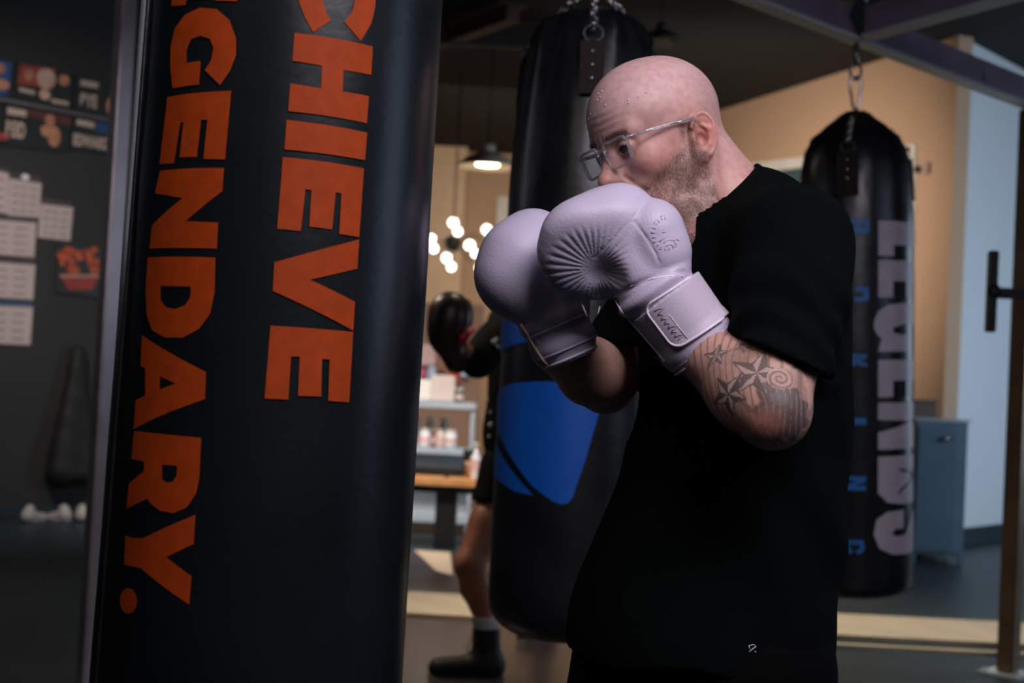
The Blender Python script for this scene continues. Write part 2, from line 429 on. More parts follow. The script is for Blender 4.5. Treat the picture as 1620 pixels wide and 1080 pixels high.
# ceiling beams
def zplane(px, py, z): return G(px, py, z)
def joist(p0, p1, w, h, name, m, label):
    a = G(*p0, 4.2); b = G(*p1, 4.2); d = (b - a); L = d.length; d.normalize(); s = d.cross(V(0, 0, 1))
    mb = MB(); mb.box((a + b) / 2, L, w, h, (d, s, V(0, 0, 1)))
    mb.box((a + b) / 2 + V(0, 0, h / 2), L, w * 2.2, 0.02, (d, s, V(0, 0, 1)))
    return tag(mb.build(name, m), label, 'ceiling beam', kind='structure')
joist((600, 50), (862, 62), 0.10, 0.18, 'trim_4', mat('beam_brown', (0.045, 0.035, 0.028), 0.7), 'dark beam')
joist((640, 84), (812, 20), 0.12, 0.14, 'trim_5', mat('beam_rust', (0.085, 0.042, 0.03), 0.7), 'rust beam')

# ------------------------------------------------------------------ pendants and chandelier
M_shade = mat('grey_enamel', (0.20, 0.20, 0.19), 0.4, var=0.05)
M_shade_in = mat('cream_enamel', (0.30, 0.25, 0.19), 0.5); M_dim = mat('dim_enamel', (0.035, 0.034, 0.028), 0.6)
def pendant(px, py, d, R, label, lit):
    c = P(px, py, d)                                  # centre of the rim
    root = empty('pendant_lamp', c, label, 'pendant lamp', None)
    mb = MB(); mb.lathe(c, (0, 0, 1), [(0, R), (0.012, R * 1.01), (R * .30, R * .74), (R * .45, R * .42), (R * .55, R * .24), (R * .56, R * .1)], 40, caps=False)
    mb.build('lamp_shade', M_shade if lit else M_dim, root)
    mb = MB(); mb.lathe(c, (0, 0, 1), [(0.0, R * .985), (R * .28, R * .72), (R * .42, R * .40), (R * .5, R * .05)], 40, caps=False)
    mb.tube([c + V(math.cos(a) * R, math.sin(a) * R, 0.004) for a in np.linspace(0, 2 * math.pi, 40, endpoint=False)], 0.008, 6, closed=True)
    mb.build('shade_lining', M_shade_in if lit else M_dim, root)
    mb = MB(); mb.lathe(c + V(0, 0, R * .5), (0, 0, 1), [(0, R * .25), (R * .28, R * .25), (R * .3, R * .12), (R * .34, .012)], 20)
    mb.build('lamp_cap', mat('lamp_cap', (0.34, 0.33, 0.32), 0.4, metal=.3) if lit else M_dim, root)
    mb = MB(); mb.tube([c + V(0, 0, R * .8), V(c.x, c.y, CH - .002)], .007, 8); mb.build('cord', M_black, root)
    mb = MB(); mb.lathe(c + V(0, 0, R * .04), (0, 0, 1), [(0, R * .40), (R * .07, R * .42), (R * .2, R * .3)], 24)
    mb.build('bulb', mat('bulb_lit', (1, .9, .75), .5, emit=(1, .82, .58), estr=7.0) if lit else mat('bulb_off', (.05, .05, .045), .5), root)
    if lit:
        l = bpy.data.lights.new('pendant_light', 'POINT'); l.energy = 4; l.color = (1, .8, .55); l.shadow_soft_size = 0.12
        lo = bpy.data.objects.new('pendant_light', l); COL.objects.link(lo); lo.location = c - V(0, 0, 0.12)
pendant(771, 264, 12.5, 0.255, 'grey dome pendant lamp with lit bulb hanging before the tan back wall', True)
pendant(1046, 66, 11.0, 0.175, 'unlit dim dome pendant lamp near the black ceiling behind the bald head', False)
hub = P(716, 385, 14.5)
root = empty('chandelier', hub, 'branching chandelier with round lit bulbs in front of the tan back wall', 'chandelier')
mb = MB(); mb.ball(hub, 0.085, 16); mb.tube([hub, V(hub.x, hub.y, CH - 0.003)], 0.008, 8); mb.build('hub', M_black, root)
M_brass = mat('brass_arm', (0.30, 0.20, 0.11), 0.4, metal=.6)
M_bulb = mat('globe_bulb', (1, .95, .9), .4, emit=(1.0, 0.93, 0.80), estr=5.0)
for (px, py, dd, r) in ((717, 352, .1, .062), (724, 366, -.2, .056), (743, 388, -.25, .064), (752, 401, -.4, .05), (770, 363, .15, .062), (776, 373, -.2, .05),
                       (707, 408, .2, .064), (714, 422, -.2, .054), (682, 378, .2, .06), (686, 393, -.15, .055), (758, 424, .1, .05)):
    c = P(px, py, 14.5 + dd)
    mb = MB(); mb.tube([hub + (c - hub) * .1, c - (c - hub).normalized() * (r * .9)], 0.010, 6); a = mb.build('arm', M_brass, root)
    mb = MB(); mb.ball(c, r * .8, 16); mb.build('bulb', M_bulb, root)

# ------------------------------------------------------------------ left wall: posters, calendars
def lw(px, py, off=0.02): return onplane(px, py, LP + LN * off, LN)
def lquad(mb, pts, off, th=0.012):
    q = [lw(x, y, off) for x, y in pts]; mb.prism(q, -LN * th)
def lblob(mb, px, py, rx, ry, off, ang=0):
    c = lw(px, py, off); k = (c - CAM).dot(FWD) / FPX; n = 20
    ex = LD * (rx * k * 1.3); ez = V(0, 0, ry * k)
    q = [c + ex * math.cos(a) + ez * math.sin(a) for a in np.linspace(0, 2 * math.pi, n, endpoint=False)]; mb.prism(q, -LN * 0.003)
M_pblack = mat('poster_black', (0.018, 0.02, 0.018), 0.4)
M_pred = mat('poster_red', (0.30, 0.05, 0.035), 0.5, var=.4, vscale=5)
M_pblue = mat('poster_blue', (0.02, 0.07, 0.20), 0.5, var=.4, vscale=5)
M_ptext = mat('poster_letters', (0.50, 0.38, 0.30), 0.6)
M_pskin = mat('poster_figure', (0.50, 0.22, 0.12), 0.6, var=.3, vscale=12)
M_ppink = mat('poster_pale', (0.58, 0.36, 0.28), 0.6, var=.3, vscale=12)
M_pdred = mat('poster_deep_red', (0.09, 0.02, 0.018), 0.5, var=.3)
M_frame = mat('poster_rail', (0.16, 0.145, 0.15), 0.5, metal=0.3)
def poster(quad, m, label, cat='poster', name='fight_poster'):
    mb = MB(); lquad(mb, quad, 0.02, 0.014)
    return tag(mb.build(name, m), label, cat)
def lblocks(parent, name, items, m, off=0.024):
    mb = MB()
    for it in items:
        if len(it) == 4 and not isinstance(it[0], tuple): lblob(mb, *it, off)
        else: lquad(mb, it, off, 0.003)
    return mb.build(name, m, parent)
def ltext(parent, s, px, py, h, w, off=0.026):
    O = lw(px, py, off); k = (O - CAM).dot(FWD) / FPX
    o = text_mesh(s, h * k * 1.42, 'lettering', M_ptext, parent, O, LD, V(0, 0, 1), 1.0, 0.002, 0.006)
    xs = [v.co for v in o.data.vertices]; L = max((c - O).dot(LD) for c in xs)
    want = (lw(px + w, py + w * .2, off) - O).dot(LD)
    for v in o.data.vertices:
        t = (v.co - O).dot(LD); v.co += LD * (t * want / L - t)
    return o
p = poster([(-60, 84), (19, 99), (14, 153), (-64, 140)], M_pblue, 'blue fight poster cut by the left edge of the photo, upper row')
lblocks(p, 'printed_figure', [(0, 133, 12, 9), (1, 108, 6, 8)], M_pskin)
p = poster([(27, 98), (117, 118), (113, 175), (20, 156)], M_pblack, 'black and red fight poster with two faces, upper row')
lblocks(p, 'red_panel', [((32, 101), (88, 109), (84, 140), (28, 133))], M_pred, 0.023)
lblocks(p, 'printed_face', [(73, 124, 12, 16), (71, 149, 7, 9)], M_ppink, 0.027)
lblocks(p, 'printed_face', [(101, 127, 7, 9), (46, 118, 6, 9)], M_pskin, 0.027)
lblocks(p, 'caption_bar', [((31, 138), (56, 144), (55, 150), (30, 144)), ((82, 156), (109, 161), (108, 167), (81, 162))], M_ptext, 0.027)
p = poster([(122, 117), (192, 131), (188, 188), (117, 175)], M_pblack, 'black fight poster reading BYE, upper row beside the silver post')
lblocks(p, 'caption_bar', [((128, 126), (156, 131), (155, 140), (127, 135))], M_ptext, 0.027)
ltext(p, 'BYE', 126, 166, 19, 27)
lblocks(p, 'printed_figure', [(178, 168, 8, 15)], M_pskin, 0.027)
p = poster([(-60, 151), (6, 163), (2, 232), (-64, 220)], M_pblack, 'dark fight poster cut by the left edge of the photo, lower row')
lblocks(p, 'printed_figure', [(0, 215, 12, 6)], M_pred)
p = poster([(10, 164), (113, 184), (108, 240), (5, 230)], M_pblack, 'black fight poster reading REID with a standing boxer, lower row')
lblocks(p, 'red_panel', [((42, 171), (113, 186), (112, 200), (41, 183))], M_pdred, 0.023)
lblocks(p, 'caption_bar', [((12, 169), (42, 175), (41, 185), (11, 180))], M_ptext, 0.027)
ltext(p, 'REID', 8, 214, 24, 31)
lblocks(p, 'printed_figure', [(79, 190, 6, 10), (86, 216, 8, 16), (72, 207, 6, 9)], M_pskin, 0.027)
p = poster([(116, 184), (184, 195), (180, 244), (111, 236)], M_pblack, 'dark blue fight poster reading EDWARDS, lower row')
lblocks(p, 'blue_panel', [((153, 192), (183, 197), (181, 214), (152, 208))], M_pblue, 0.023)
lblocks(p, 'caption_bar', [((122, 188), (150, 194), (149, 203), (121, 197))], M_ptext, 0.027)
ltext(p, 'EDWARDS', 115, 228, 17, 62)
mb = MB(); lquad(mb, [(-60, 142), (186, 190), (186, 194), (-60, 148)], 0.05, 0.045)
mb2 = tag(mb.build('poster_rail', M_frame), 'thin grey metal rail between the two rows of fight posters', 'rail')
M_paper = mat('calendar_paper', (0.50, 0.41, 0.385), 0.8, var=.06, vscale=4)
M_ink = mat('calendar_ink', (0.30, 0.21, 0.19), 0.8)
M_chead = mat('calendar_header', (0.06, 0.05, 0.045), 0.6, var=.4, vscale=8)
M_blueh = mat('calendar_blue_header', (0.04, 0.08, 0.15), 0.6)
def calendar(q, label, head=None, cols=4):
    mb = MB(); lquad(mb, q, 0.015, 0.008)
    o = tag(mb.build('wall_calendar', M_paper), label, 'calendar', None)
    if head:
        mb = MB(); lquad(mb, head[0], 0.017, 0.010); mb.build('header', head[1], o)
    (x0, y0), (x1, y1), (x2, y2), (x3, y3) = q; mb = MB()
    for i in range(cols):
        v = (i + .8) / (cols + .6)
        for (u0, u1) in ((.12, .3), (.38, .55), (.66, .86)):
            def pt(u, vv): return ((x0 + (x1 - x0) * u) * (1 - vv) + (x3 + (x2 - x3) * u) * vv, (y0 + (y1 - y0) * u) * (1 - vv) + (y3 + (y2 - y3) * u) * vv)
            lquad(mb, [pt(u0, v), pt(u1, v), pt(u1, v + .05), pt(u0, v + .05)], 0.017, 0.002)
    mb.build('printed_grid', M_ink, o); return o
calendar([(-40, 262), (14, 274), (12, 338), (-42, 330)], 'white wall calendar page cut by the left photo edge, top row', [[(-40, 254), (14, 266), (14, 274), (-40, 262)], M_chead])
calendar([(15, 282), (66, 290), (62, 345), (12, 340)], 'white wall calendar page in the top row under a round white badge', [[(14, 272), (64, 280), (64, 289), (14, 281)], M_chead])
calendar([(65, 322), (116, 328), (111, 381), (60, 375)], 'white wall calendar page furthest right, next to the red flower poster', [[(66, 313), (112, 319), (112, 327), (66, 321)], M_chead])
calendar([(-40, 345), (58, 352), (54, 407), (-44, 399)], 'white wall calendar page in the second row from the top', [[(-40, 336), (60, 344), (60, 351), (-40, 344)], M_chead])
calendar([(-40, 412), (56, 419), (52, 474), (-44, 468)], 'white wall calendar page in the third row from the top', [[(-40, 404), (56, 410), (56, 418), (-40, 411)], M_chead])
calendar([(-40, 482), (52, 486), (48, 546), (-44, 541)], 'white wall calendar page with a blue header, lowest of the pages', [[(-40, 473), (52, 478), (52, 486), (-40, 481)], M_blueh])
mb = MB(); lblob(mb, 40, 280, 5, 5, 0.03); tag(mb.build('badge', mat('badge_white', (.75, .72, .70), .5)), 'round white badge pinned over the top calendar page', 'badge')
p = poster([(90, 384), (164, 392), (160, 470), (88, 462)], M_pblack, 'black poster with orange flowers in a red bowl beside the silver post')
mb = MB()
random.seed(4)
for i in range(34):
    x = 126 + random.uniform(-30, 30); y = 408 + random.uniform(-16, 22); lblob(mb, x, y, random.uniform(2.5, 6), random.uniform(2.5, 7), 0.023 + i * 0.00012)
mb.build('printed_flowers', mat('flower_orange', (0.42, 0.075, 0.02), .5, var=.6, vscale=25), p)
mb = MB(); lquad(mb, [(95, 436), (157, 436), (146, 458), (108, 458)], 0.028, 0.004); mb.build('printed_bowl', mat('bowl_red', (0.30, 0.035, 0.02), .5, var=.2), p)
mb = MB(); lquad(mb, [(94, 434), (158, 434), (157, 439), (95, 439)], 0.030, 0.004); mb.build('bowl_rim', mat('bowl_rim', (0.40, 0.20, 0.15), .5), p)

# dark jacket hanging on the wall with shoes beneath
M_jack = mat('black_nylon', (0.004, 0.0045, 0.0045), .7, var=.3)
def jf(p):
    c = lw(112, 640, 0.12)
    a = lw(124, 560, 0.06); b = lw(98, 745, 0.10); b2 = lw(130, 745, 0.10)
    d = smin(sd_cap(p, a, b, .05, .13), sd_cap(p, a, b2, .05, .12), .06)
    return d + 0.006 * wob(p, 20, 1.0)
a = lw(110, 670, 0.15); pos, q = polygonize(jf, (a.x - .7, a.y - .7, .02), (a.x + .7, a.y + .7, 1.9), 0.02)
pos[:, 2] = np.maximum(pos[:, 2], 0.012)
tag(np_mesh('hanging_jacket', pos, q, M_jack), 'long black jacket hanging on the dark wall above white shoes', 'jacket')
M_shoe = mat('white_leather', (0.42, 0.40, 0.38), .5)
def sneaker(px, py, ang, label, L=.26):
    c = lw(px, 780, .22); c.z = 0; d = V(math.cos(ang), math.sin(ang), 0); s = V(-d.y, d.x, 0)
    def f(p):
        q = sd_cap(p, c + d * -L * .3 + V(0, 0, .05), c + d * L * .35 + V(0, 0, .03), .047, .034)
        q = smin(q, sd_cap(p, c + d * -L * .3 + V(0, 0, .05), c + d * -L * .22 + V(0, 0, .10), .04, .038), .03)
        return np.maximum(q, .004 - p[..., 2])
    pos, qd = polygonize(f, (c.x - .2, c.y - .2, -.01), (c.x + .2, c.y + .2, .2), .012, B=6)
    o = tag(np_mesh('sneaker', pos, qd, M_shoe), label, 'shoe', None)
    mb = MB(); mb.lathe(c + V(0, 0, .003), (0, 0, 1), [(0, .04), (.016, .045)], 20, fn=lambda th, t, r: r); 
    for v in mb.bm.verts:
        w = v.co - c; v.co = c + d * (w.x * 2.6) + s * w.y + V(0, 0, w.z)
    mb.build('sole', mat('shoe_sole', (.3, .29, .28), .6), o)
sneaker(58, 808, 1.1, 'white sneaker on the floor under the black jacket, leftmost of three')
sneaker(95, 804, 2.8, 'white sneaker on the floor under the black jacket, middle of three', .2)
sneaker(131, 806, 1.9, 'white sneaker on the floor beside the silver post, rightmost of three')

# ------------------------------------------------------------------ steel rig
M_post = mat('brushed_steel', (0.66, 0.56, 0.54), 0.30, metal=0.85, var=.12, vscale=5, bump=.05, bscale=120)
M_postb = mat('reflection_tinted_steel', (0.23, 0.145, 0.085), 0.42, metal=0.6, var=.2, vscale=5)  # steel with the brown of wood reflections put into its colour
M_beam = mat('violet_grey_steel', (0.30, 0.24, 0.34), 0.36, metal=0.3, var=.15, vscale=4)
M_edge = mat('beam_edge_steel', (0.62, 0.66, 0.66), 0.4, metal=.2)
RU = V(.7071, .7071, 0); RV = V(.7071, -.7071, 0)
HB = 2.645
rj = G(1354, 66, HB); D3 = (rj - CAM).dot(FWD)                       # the joint where the right bag hangs
pr = G(1594, 1066)                                      # right post foot
RU2 = (V(pr.x, pr.y, 0) - V(rj.x, rj.y, 0)).normalized(); RV2 = V(RU2.y, -RU2.x, 0)
pl = V(-1.475, 5.18, 0)
pv0 = P(1620, 92, 4.75)
root = empty('steel_rig', (rj.x, rj.y, 0), 'overhead steel frame of beams and posts that carries the punching bags', 'rig')
bw = .055; bh = .125
def beam(a, b, name, m, label=None):
    a = Vector(a); b = Vector(b); d = (b - a).normalized(); s = V(-d.y, d.x, 0); L = (b - a).length
    mb = MB(); mb.box((a + b) / 2 + V(0, 0, bh / 2), L, bw, bh, (d, s, V(0, 0, 1)), .006); o = mb.build(name, m, root)
    mb = MB(); mb.box((a + b) / 2 + V(0, 0, .004), L, bw + .016, .014, (d, s, V(0, 0, 1))); mb.build('bottom_flange', M_edge, o)
    return o
jz = V(rj.x, rj.y, HB)
far = V(pr.x, pr.y, HB) + RU2 * .06
u0 = jz - RU2 * 3.9
beam(u0, far, 'beam', M_beam)
XD = V(.467, -.884, 0)
beam(jz + XD * .07, jz + XD * 2.6, 'beam', M_beam)
pfz = V(pl.x, pl.y, HB)
beam(pfz, pfz + RV2 * 3.2, 'beam', M_beam)
beam(pfz + RV2 * 2.86 - RU2 * 2.2 , pfz + RV2 * 2.86 + RU2 * .9, 'beam', M_beam)
def post(c, m, h=HB - .01, w=.08, facing=None):
    mb = MB(); mb.box((c.x, c.y, h / 2 + .006), w, w, h - .012, (RU2, RV2, V(0, 0, 1)), .006); o = mb.build('post', m, root)
    mb = MB(); mb.box((c.x, c.y, .006), .2, .2, .010, (RU2, RV2, V(0, 0, 1)))
    for i in (-1, 1):
        for j in (-1, 1): mb.lathe(V(c.x, c.y, .011) + RU2 * (i * .075) + RV2 * (j * .075), (0, 0, 1), [(0, .012), (.012, .012)], 6, smooth=False)
    mb.build('foot_plate', M_edge, o)
    return o
post(V(pr.x, pr.y, 0), M_postb); post(V(pl.x, pl.y, 0), M_post, w=.060)
# gusset plate with bolts on the joint, logo on the beam
jn = RV2 if RV2.y < 0 else -RV2
# camera side face normal of the u-beam
fn_ = V(RU2.y, -RU2.x, 0)
mb = MB(); c = jz + fn_ * (bw / 2 + .003) + V(0, 0, .06)
mb.prism([c - RU2 * .02 + V(0, 0, -.06), c + RU2 * .20 + V(0, 0, .0), c + RU2 * .20 + V(0, 0, .16), c - RU2 * .02 + V(0, 0, .16), c - RU2 * .10 + V(0, 0, .02)], fn_ * .006)
g = mb.build('gusset_plate', M_black, root)
mb = MB()
for (u, z) in ((0.0, .10), (.05, .045), (.13, .085), (.16, .03), (.02, .03)):
    mb.lathe(c + RU2 * u + V(0, 0, z) + fn_ * .006, fn_, [(0, .010), (.004, .010), (.006, .007)], 12)
mb.build('bolt', M_edge, g)
c = onplane(1562, 122, jz + fn_ * (bw / 2 + .003), fn_)
mb = MB()
for k, (h0, off) in enumerate(((.030, -.018), (.022, .004), (.014, .026))):
    a = c + RU2 * off - V(0, 0, .022); s = RU2 * .012; lean = RU2 * (-.016 * h0 / .03)
    mb.prism([a, a + s, a + s + lean + V(0, 0, h0 * 1.5), a + lean + V(0, 0, h0 * 1.5)], fn_ * .002)
mb.build('beam_logo', mat('logo_lilac', (.35, .28, .42), .5), root)
# j-hook style pad holder on the right post
mb = MB(); hc = P(1569, 461, 5.93)
mb.box(hc, .035, .05, .34, None, .004); mb.box(hc + V(.075, 0, -.005), .13, .035, .045, None, .004); mb.ball(hc + V(.005, -.01, 0), .032, 12)
tag(mb.build('rig_hook', M_black), 'black upright bar with a side arm mounted on the brown post by the white wall', 'hook')

# ------------------------------------------------------------------ punching bags
M_vinyl = mat('black_vinyl', (0.005, 0.007, 0.009), 0.30, var=.15, vscale=9, bump=.10, bscale=55, spec=0.45)
M_vinylm = mat('worn_black_vinyl', (0.008, 0.009, 0.011), 0.33, var=.3, vscale=9, bump=.25, bscale=30, spec=0.6)
M_strap = mat('brown_leather_strap', (0.014, 0.008, 0.007), .6, var=.2, spec=.2)
M_ring = mat('dark_ring', (.10, .10, .11), .4, metal=.8)
def link_chain(mb, pts, r=.0042, L=.034, W=.011):
    pts = [Vector(p) for p in pts]
    for a, b in zip(pts, pts[1:]):
        n = max(1, round((b - a).length / (L - 2.2 * r) )); t = (b - a) / n; d = t.normalized(); o1 = d.orthogonal().normalized(); o2 = d.cross(o1)
        for i in range(n):
            c = a + t * (i + .5); w = o1 if i % 2 == 0 else o2; hl = L / 2 - W
            ring = []
            for k in range(12):
                an = 2 * math.pi * k / 12; ring.append(c + w * (W * math.cos(an)) + d * (W * math.sin(an) + (hl if math.sin(an) > 0 else -hl)))
            mb.tube(ring, r, 6, closed=True)
class Cyl:
    def __init__(s, A, B, r):
        s.A = Vector(A); s.B = Vector(B); s.ax = (s.B - s.A).normalized(); s.r = r; s.L = (s.B - s.A).length
        toc = CAM - s.A; s.e1 = (toc - s.ax * toc.dot(s.ax)).normalized(); s.e2 = s.ax.cross(s.e1)
        if s.e2.x < 0: s.e2 = -s.e2
    def hit(s, px, py):
        d = ray(px, py); o = CAM - s.A; dp = d - s.ax * d.dot(s.ax); op = o - s.ax * o.dot(s.ax)
        a = dp.dot(dp); b = 2 * dp.dot(op); c = op.dot(op) - s.r ** 2; D = b * b - 4 * a * c
        if D < 0: D = 0
        t = (-b - math.sqrt(D)) / (2 * a); p = o + d * t
        return math.atan2(p.dot(s.e2), p.dot(s.e1)), p.dot(s.ax)
    def pt(s, th, t, off=0.0, rfn=None):
        r = (rfn(t) if rfn else s.r) + off
        return s.A + s.ax * t + (s.e1 * math.cos(th) + s.e2 * math.sin(th)) * r
def decal(cyl, polys, name, m, parent, off=.0012, px=True, thick=.0006):
    """polys: list of (outer, [holes]) traced in px or already (theta, s); laid onto the bag surface"""
    mb = MB(); bm = mb.bm
    for outer, holes in polys:
        loops = [outer] + list(holes)
        if px: loops = [[cyl.hit(*q) for q in l] for l in loops]
        vv = [[V(q[0] * cyl.r, q[1], 0) for q in l] for l in loops]
        flat = [v for l in vv for v in l]; bv = [bm.verts.new(v) for v in flat]
        for t in tessellate_polygon(vv):
            try: bm.faces.new([bv[i] for i in t])
            except ValueError: pass
    step = .008; xs = [v.co.x for v in bm.verts]
    x = math.floor(min(xs) / step) * step
    while x < max(xs):
        bmesh.ops.bisect_plane(bm, geom=bm.verts[:] + bm.edges[:] + bm.faces[:], plane_co=(x, 0, 0), plane_no=(1, 0, 0)); x += step
    for f in bm.faces: f.smooth = True
    for v in bm.verts: v.co = cyl.pt(v.co.x / cyl.r, v.co.y, off)
    cen = cyl.A
    o = mb.build(name, m, parent, recalc=False)
    me = o.data
    for p_ in me.polygons:
        c_ = Vector(p_.center) - cyl.A; rad = c_ - cyl.ax * c_.dot(cyl.ax)
        if p_.normal.dot(rad) < 0: p_.flip()
    return o
def arc(cx, cy, rx, ry, a0, a1, n=14):
    return [(cx + rx * math.cos(math.radians(a0 + (a1 - a0) * i / n)), cy + ry * math.sin(math.radians(a0 + (a1 - a0) * i / n))) for i in range(n + 1)]
def bag_body(cyl, s0, s1, prof_top, bottom_r, wr_amp, seed, n=128):
    """returns profile along axis (A is the top). s measured downwards"""
    prof = list(prof_top)
    L = s1
    s = prof[-1][0]
    while s < L - .1: s += .04; prof.append((s, cyl.r))
    b0 = prof[-1][0]
    for k in range(1, 9):
        a = math.pi / 2 * k / 8; prof.append((b0 + (L - b0) * math.sin(a), cyl.r * (1 - (1 - bottom_r) * (1 - math.cos(a)))))
    def fn(th, t, r):
        w = math.exp(-max(0, t - .02) / .16)
        k = wr_amp * w * (1 - 1.6 * abs(math.sin(5.5 * th + 2.2 * math.sin(t * 13 + seed + th * 2))) ** .6 + .7 * math.sin(15 * th + seed * 3 + t * 26) + .6 * math.sin(t * 52 + 2.5 * math.sin(4 * th + seed)))
        k += (.0012 * math.sin(3 * th + t * 5 + seed) + .0006 * math.sin(t * 24 + 2 * math.sin(2 * th))) * min(1, wr_amp / .005)
        return r + k
    return prof, fn

# -- 1. big bag in front: ACHIEVE LEGENDARY.
T0 = P(467, 0, 1.885); B0 = P(393, 1080, 1.815); ax0 = (B0 - T0).normalized()
A0 = T0 - ax0 * .50
bag1 = Cyl(A0, A0 + ax0 * 1.80, .1955)
hang = V(A0.x, A0.y, HB - .01) - ax0 * 0
root1 = empty('heavy_bag', A0, 'large black punching bag with orange lettering LEGENDARY and ACHIEVE in the foreground', 'punching bag', 'punching bags on the rig')
prof, fn = bag_body(bag1, 0, 1.80, [(0.0, .13), (.01, .17), (.04, .19), (.08, .1955)], .5, .002, 1.0)
mb = MB(); mb.lathe(bag1.A, bag1.ax, prof, 128, fn=fn, ref=bag1.e1); mb.build('bag_body', M_vinyl, root1)
M_orange = mat('orange_print', (0.31, 0.038, 0.003), 0.6, spec=.15, var=.12, vscale=60, bump=.15, bscale=1600, detail=8)
def c5(l): return [(140 + x / 2, y / 2) for x, y in l]
def c6(l): return [(120 + x / 2, 540 + y / 2) for x, y in l]
Eraw = [(248, 308), (453, 288), (433, 505), (366, 507), (378, 380), (358, 383), (347, 497), (290, 497), (300, 385), (290, 387), (272, 517), (227, 520)]
Eraw = [(252, 308), (453, 288), (433, 505), (365, 503), (378, 380), (358, 380), (345, 496), (290, 498), (302, 386), (293, 388), (273, 517), (227, 520)]
letters = [
 (c5([(710, 103)] + [(687, 60), (668, 15), (659, -40), (668, -105), (710, -150), (775, -168), (845, -158), (893, -110), (907, -45), (906, 20), (893, 75), (860, 130), (808, 70), (833, 38), (842, 0), (838, -45), (820, -75), (785, -88), (755, -78), (742, -45), (741, 0), (750, 38), (766, 65)]), []),
 (c5([(652, 105), (898, 148), (893, 237), (805, 222), (803, 290), (886, 305), (879, 390), (632, 352), (638, 265), (735, 280), (738, 208), (645, 193)]), []),
 (c5([(627, 380), (880, 420), (873, 507), (620, 473)]), []),
 (c5([(615, 497), (870, 533), (855, 750), (792, 740), (799, 612), (781, 608), (770, 726), (698, 717), (705, 602), (686, 598), (671, 731), (597, 724)]), []),
 (c5([(855, 757), (849, 850), (700, 885), (842, 955), (836, 1046), (583, 920), (588, 830)]), []),
 ([(428, 515), (558, 525), (551.5, 636), (518.5, 634), (521, 568.5), (509, 567.5), (507.5, 627), (471, 626), (474, 564), (460, 564), (456, 632), (418.5, 630)], []),
 # A of ACHIEVE and L, E above the frame
 ([(481, -165), (604, -118), (600, -82), (468, -95), (472, -128), (487, -130), (489, -146), (480, -150)], []),
 (c5([(x + 50, y - 790) for x, y in ((225, 538), (450, 520), (442, 600), (300, 615), (292, 700), (214, 705))]), []),
 (c5([(x + 43 + (308 - y) * .03, y - 500) for x, y in Eraw]), []),
 (c5([(268, 280), (261, 215), (262, 150), (275, 92), (307, 47), (355, 25), (408, 30), (448, 65), (468, 122), (468, 175), (449, 225), (417, 270), (370, 223), (390, 190), (397, 152), (385, 123), (355, 114), (326, 125), (312, 160), (313, 200), (357, 193), (352, 268)]), []),
 (c5(Eraw), []),
 (c5([(228, 541), (430, 532), (425, 605), (309, 700), (412, 705), (407, 787), (196, 787), (203, 714), (300, 627), (213, 612)]), []),
 (c5([(190, 815), (403, 815), (400, 925), (387, 990), (352, 1040), (300, 1068), (245, 1068), (204, 1045), (187, 1000), (183, 920)]), [c5([(230, 905), (325, 907), (324, 940), (308, 965), (277, 978), (248, 973), (231, 950)])]),
 (c6([(212, -20), (413, 97), (410, 182), (185, 278), (192, 185), (222, 172), (222, 85), (207, 78)]), [c6([(268, 110), (318, 133), (268, 152)])]),
 (c6([(187, 283), (398, 305), (392, 430), (382, 480), (352, 525), (310, 543), (268, 535), (238, 512), (228, 497), (163, 530), (170, 450), (218, 410), (218, 380), (178, 372)]), [c6([(275, 390), (322, 393), (320, 425), (308, 443), (290, 447), (275, 435)])]),
 (c6([(380, 548), (374, 640), (288, 682), (367, 742), (360, 832), (208, 717), (155, 705), (160, 613), (180, 621), (215, 622)]), []),
 (c6([(169 + 27 * math.cos(a), 820 + 40 * math.sin(a)) for a in np.linspace(0, 2 * math.pi, 28, endpoint=False)]), []),
]
o = decal(bag1, letters, 'lettering', M_orange, root1, .0012)
o['label'] = 'orange printed words LEGENDARY. and ACHIEVE reading downward'
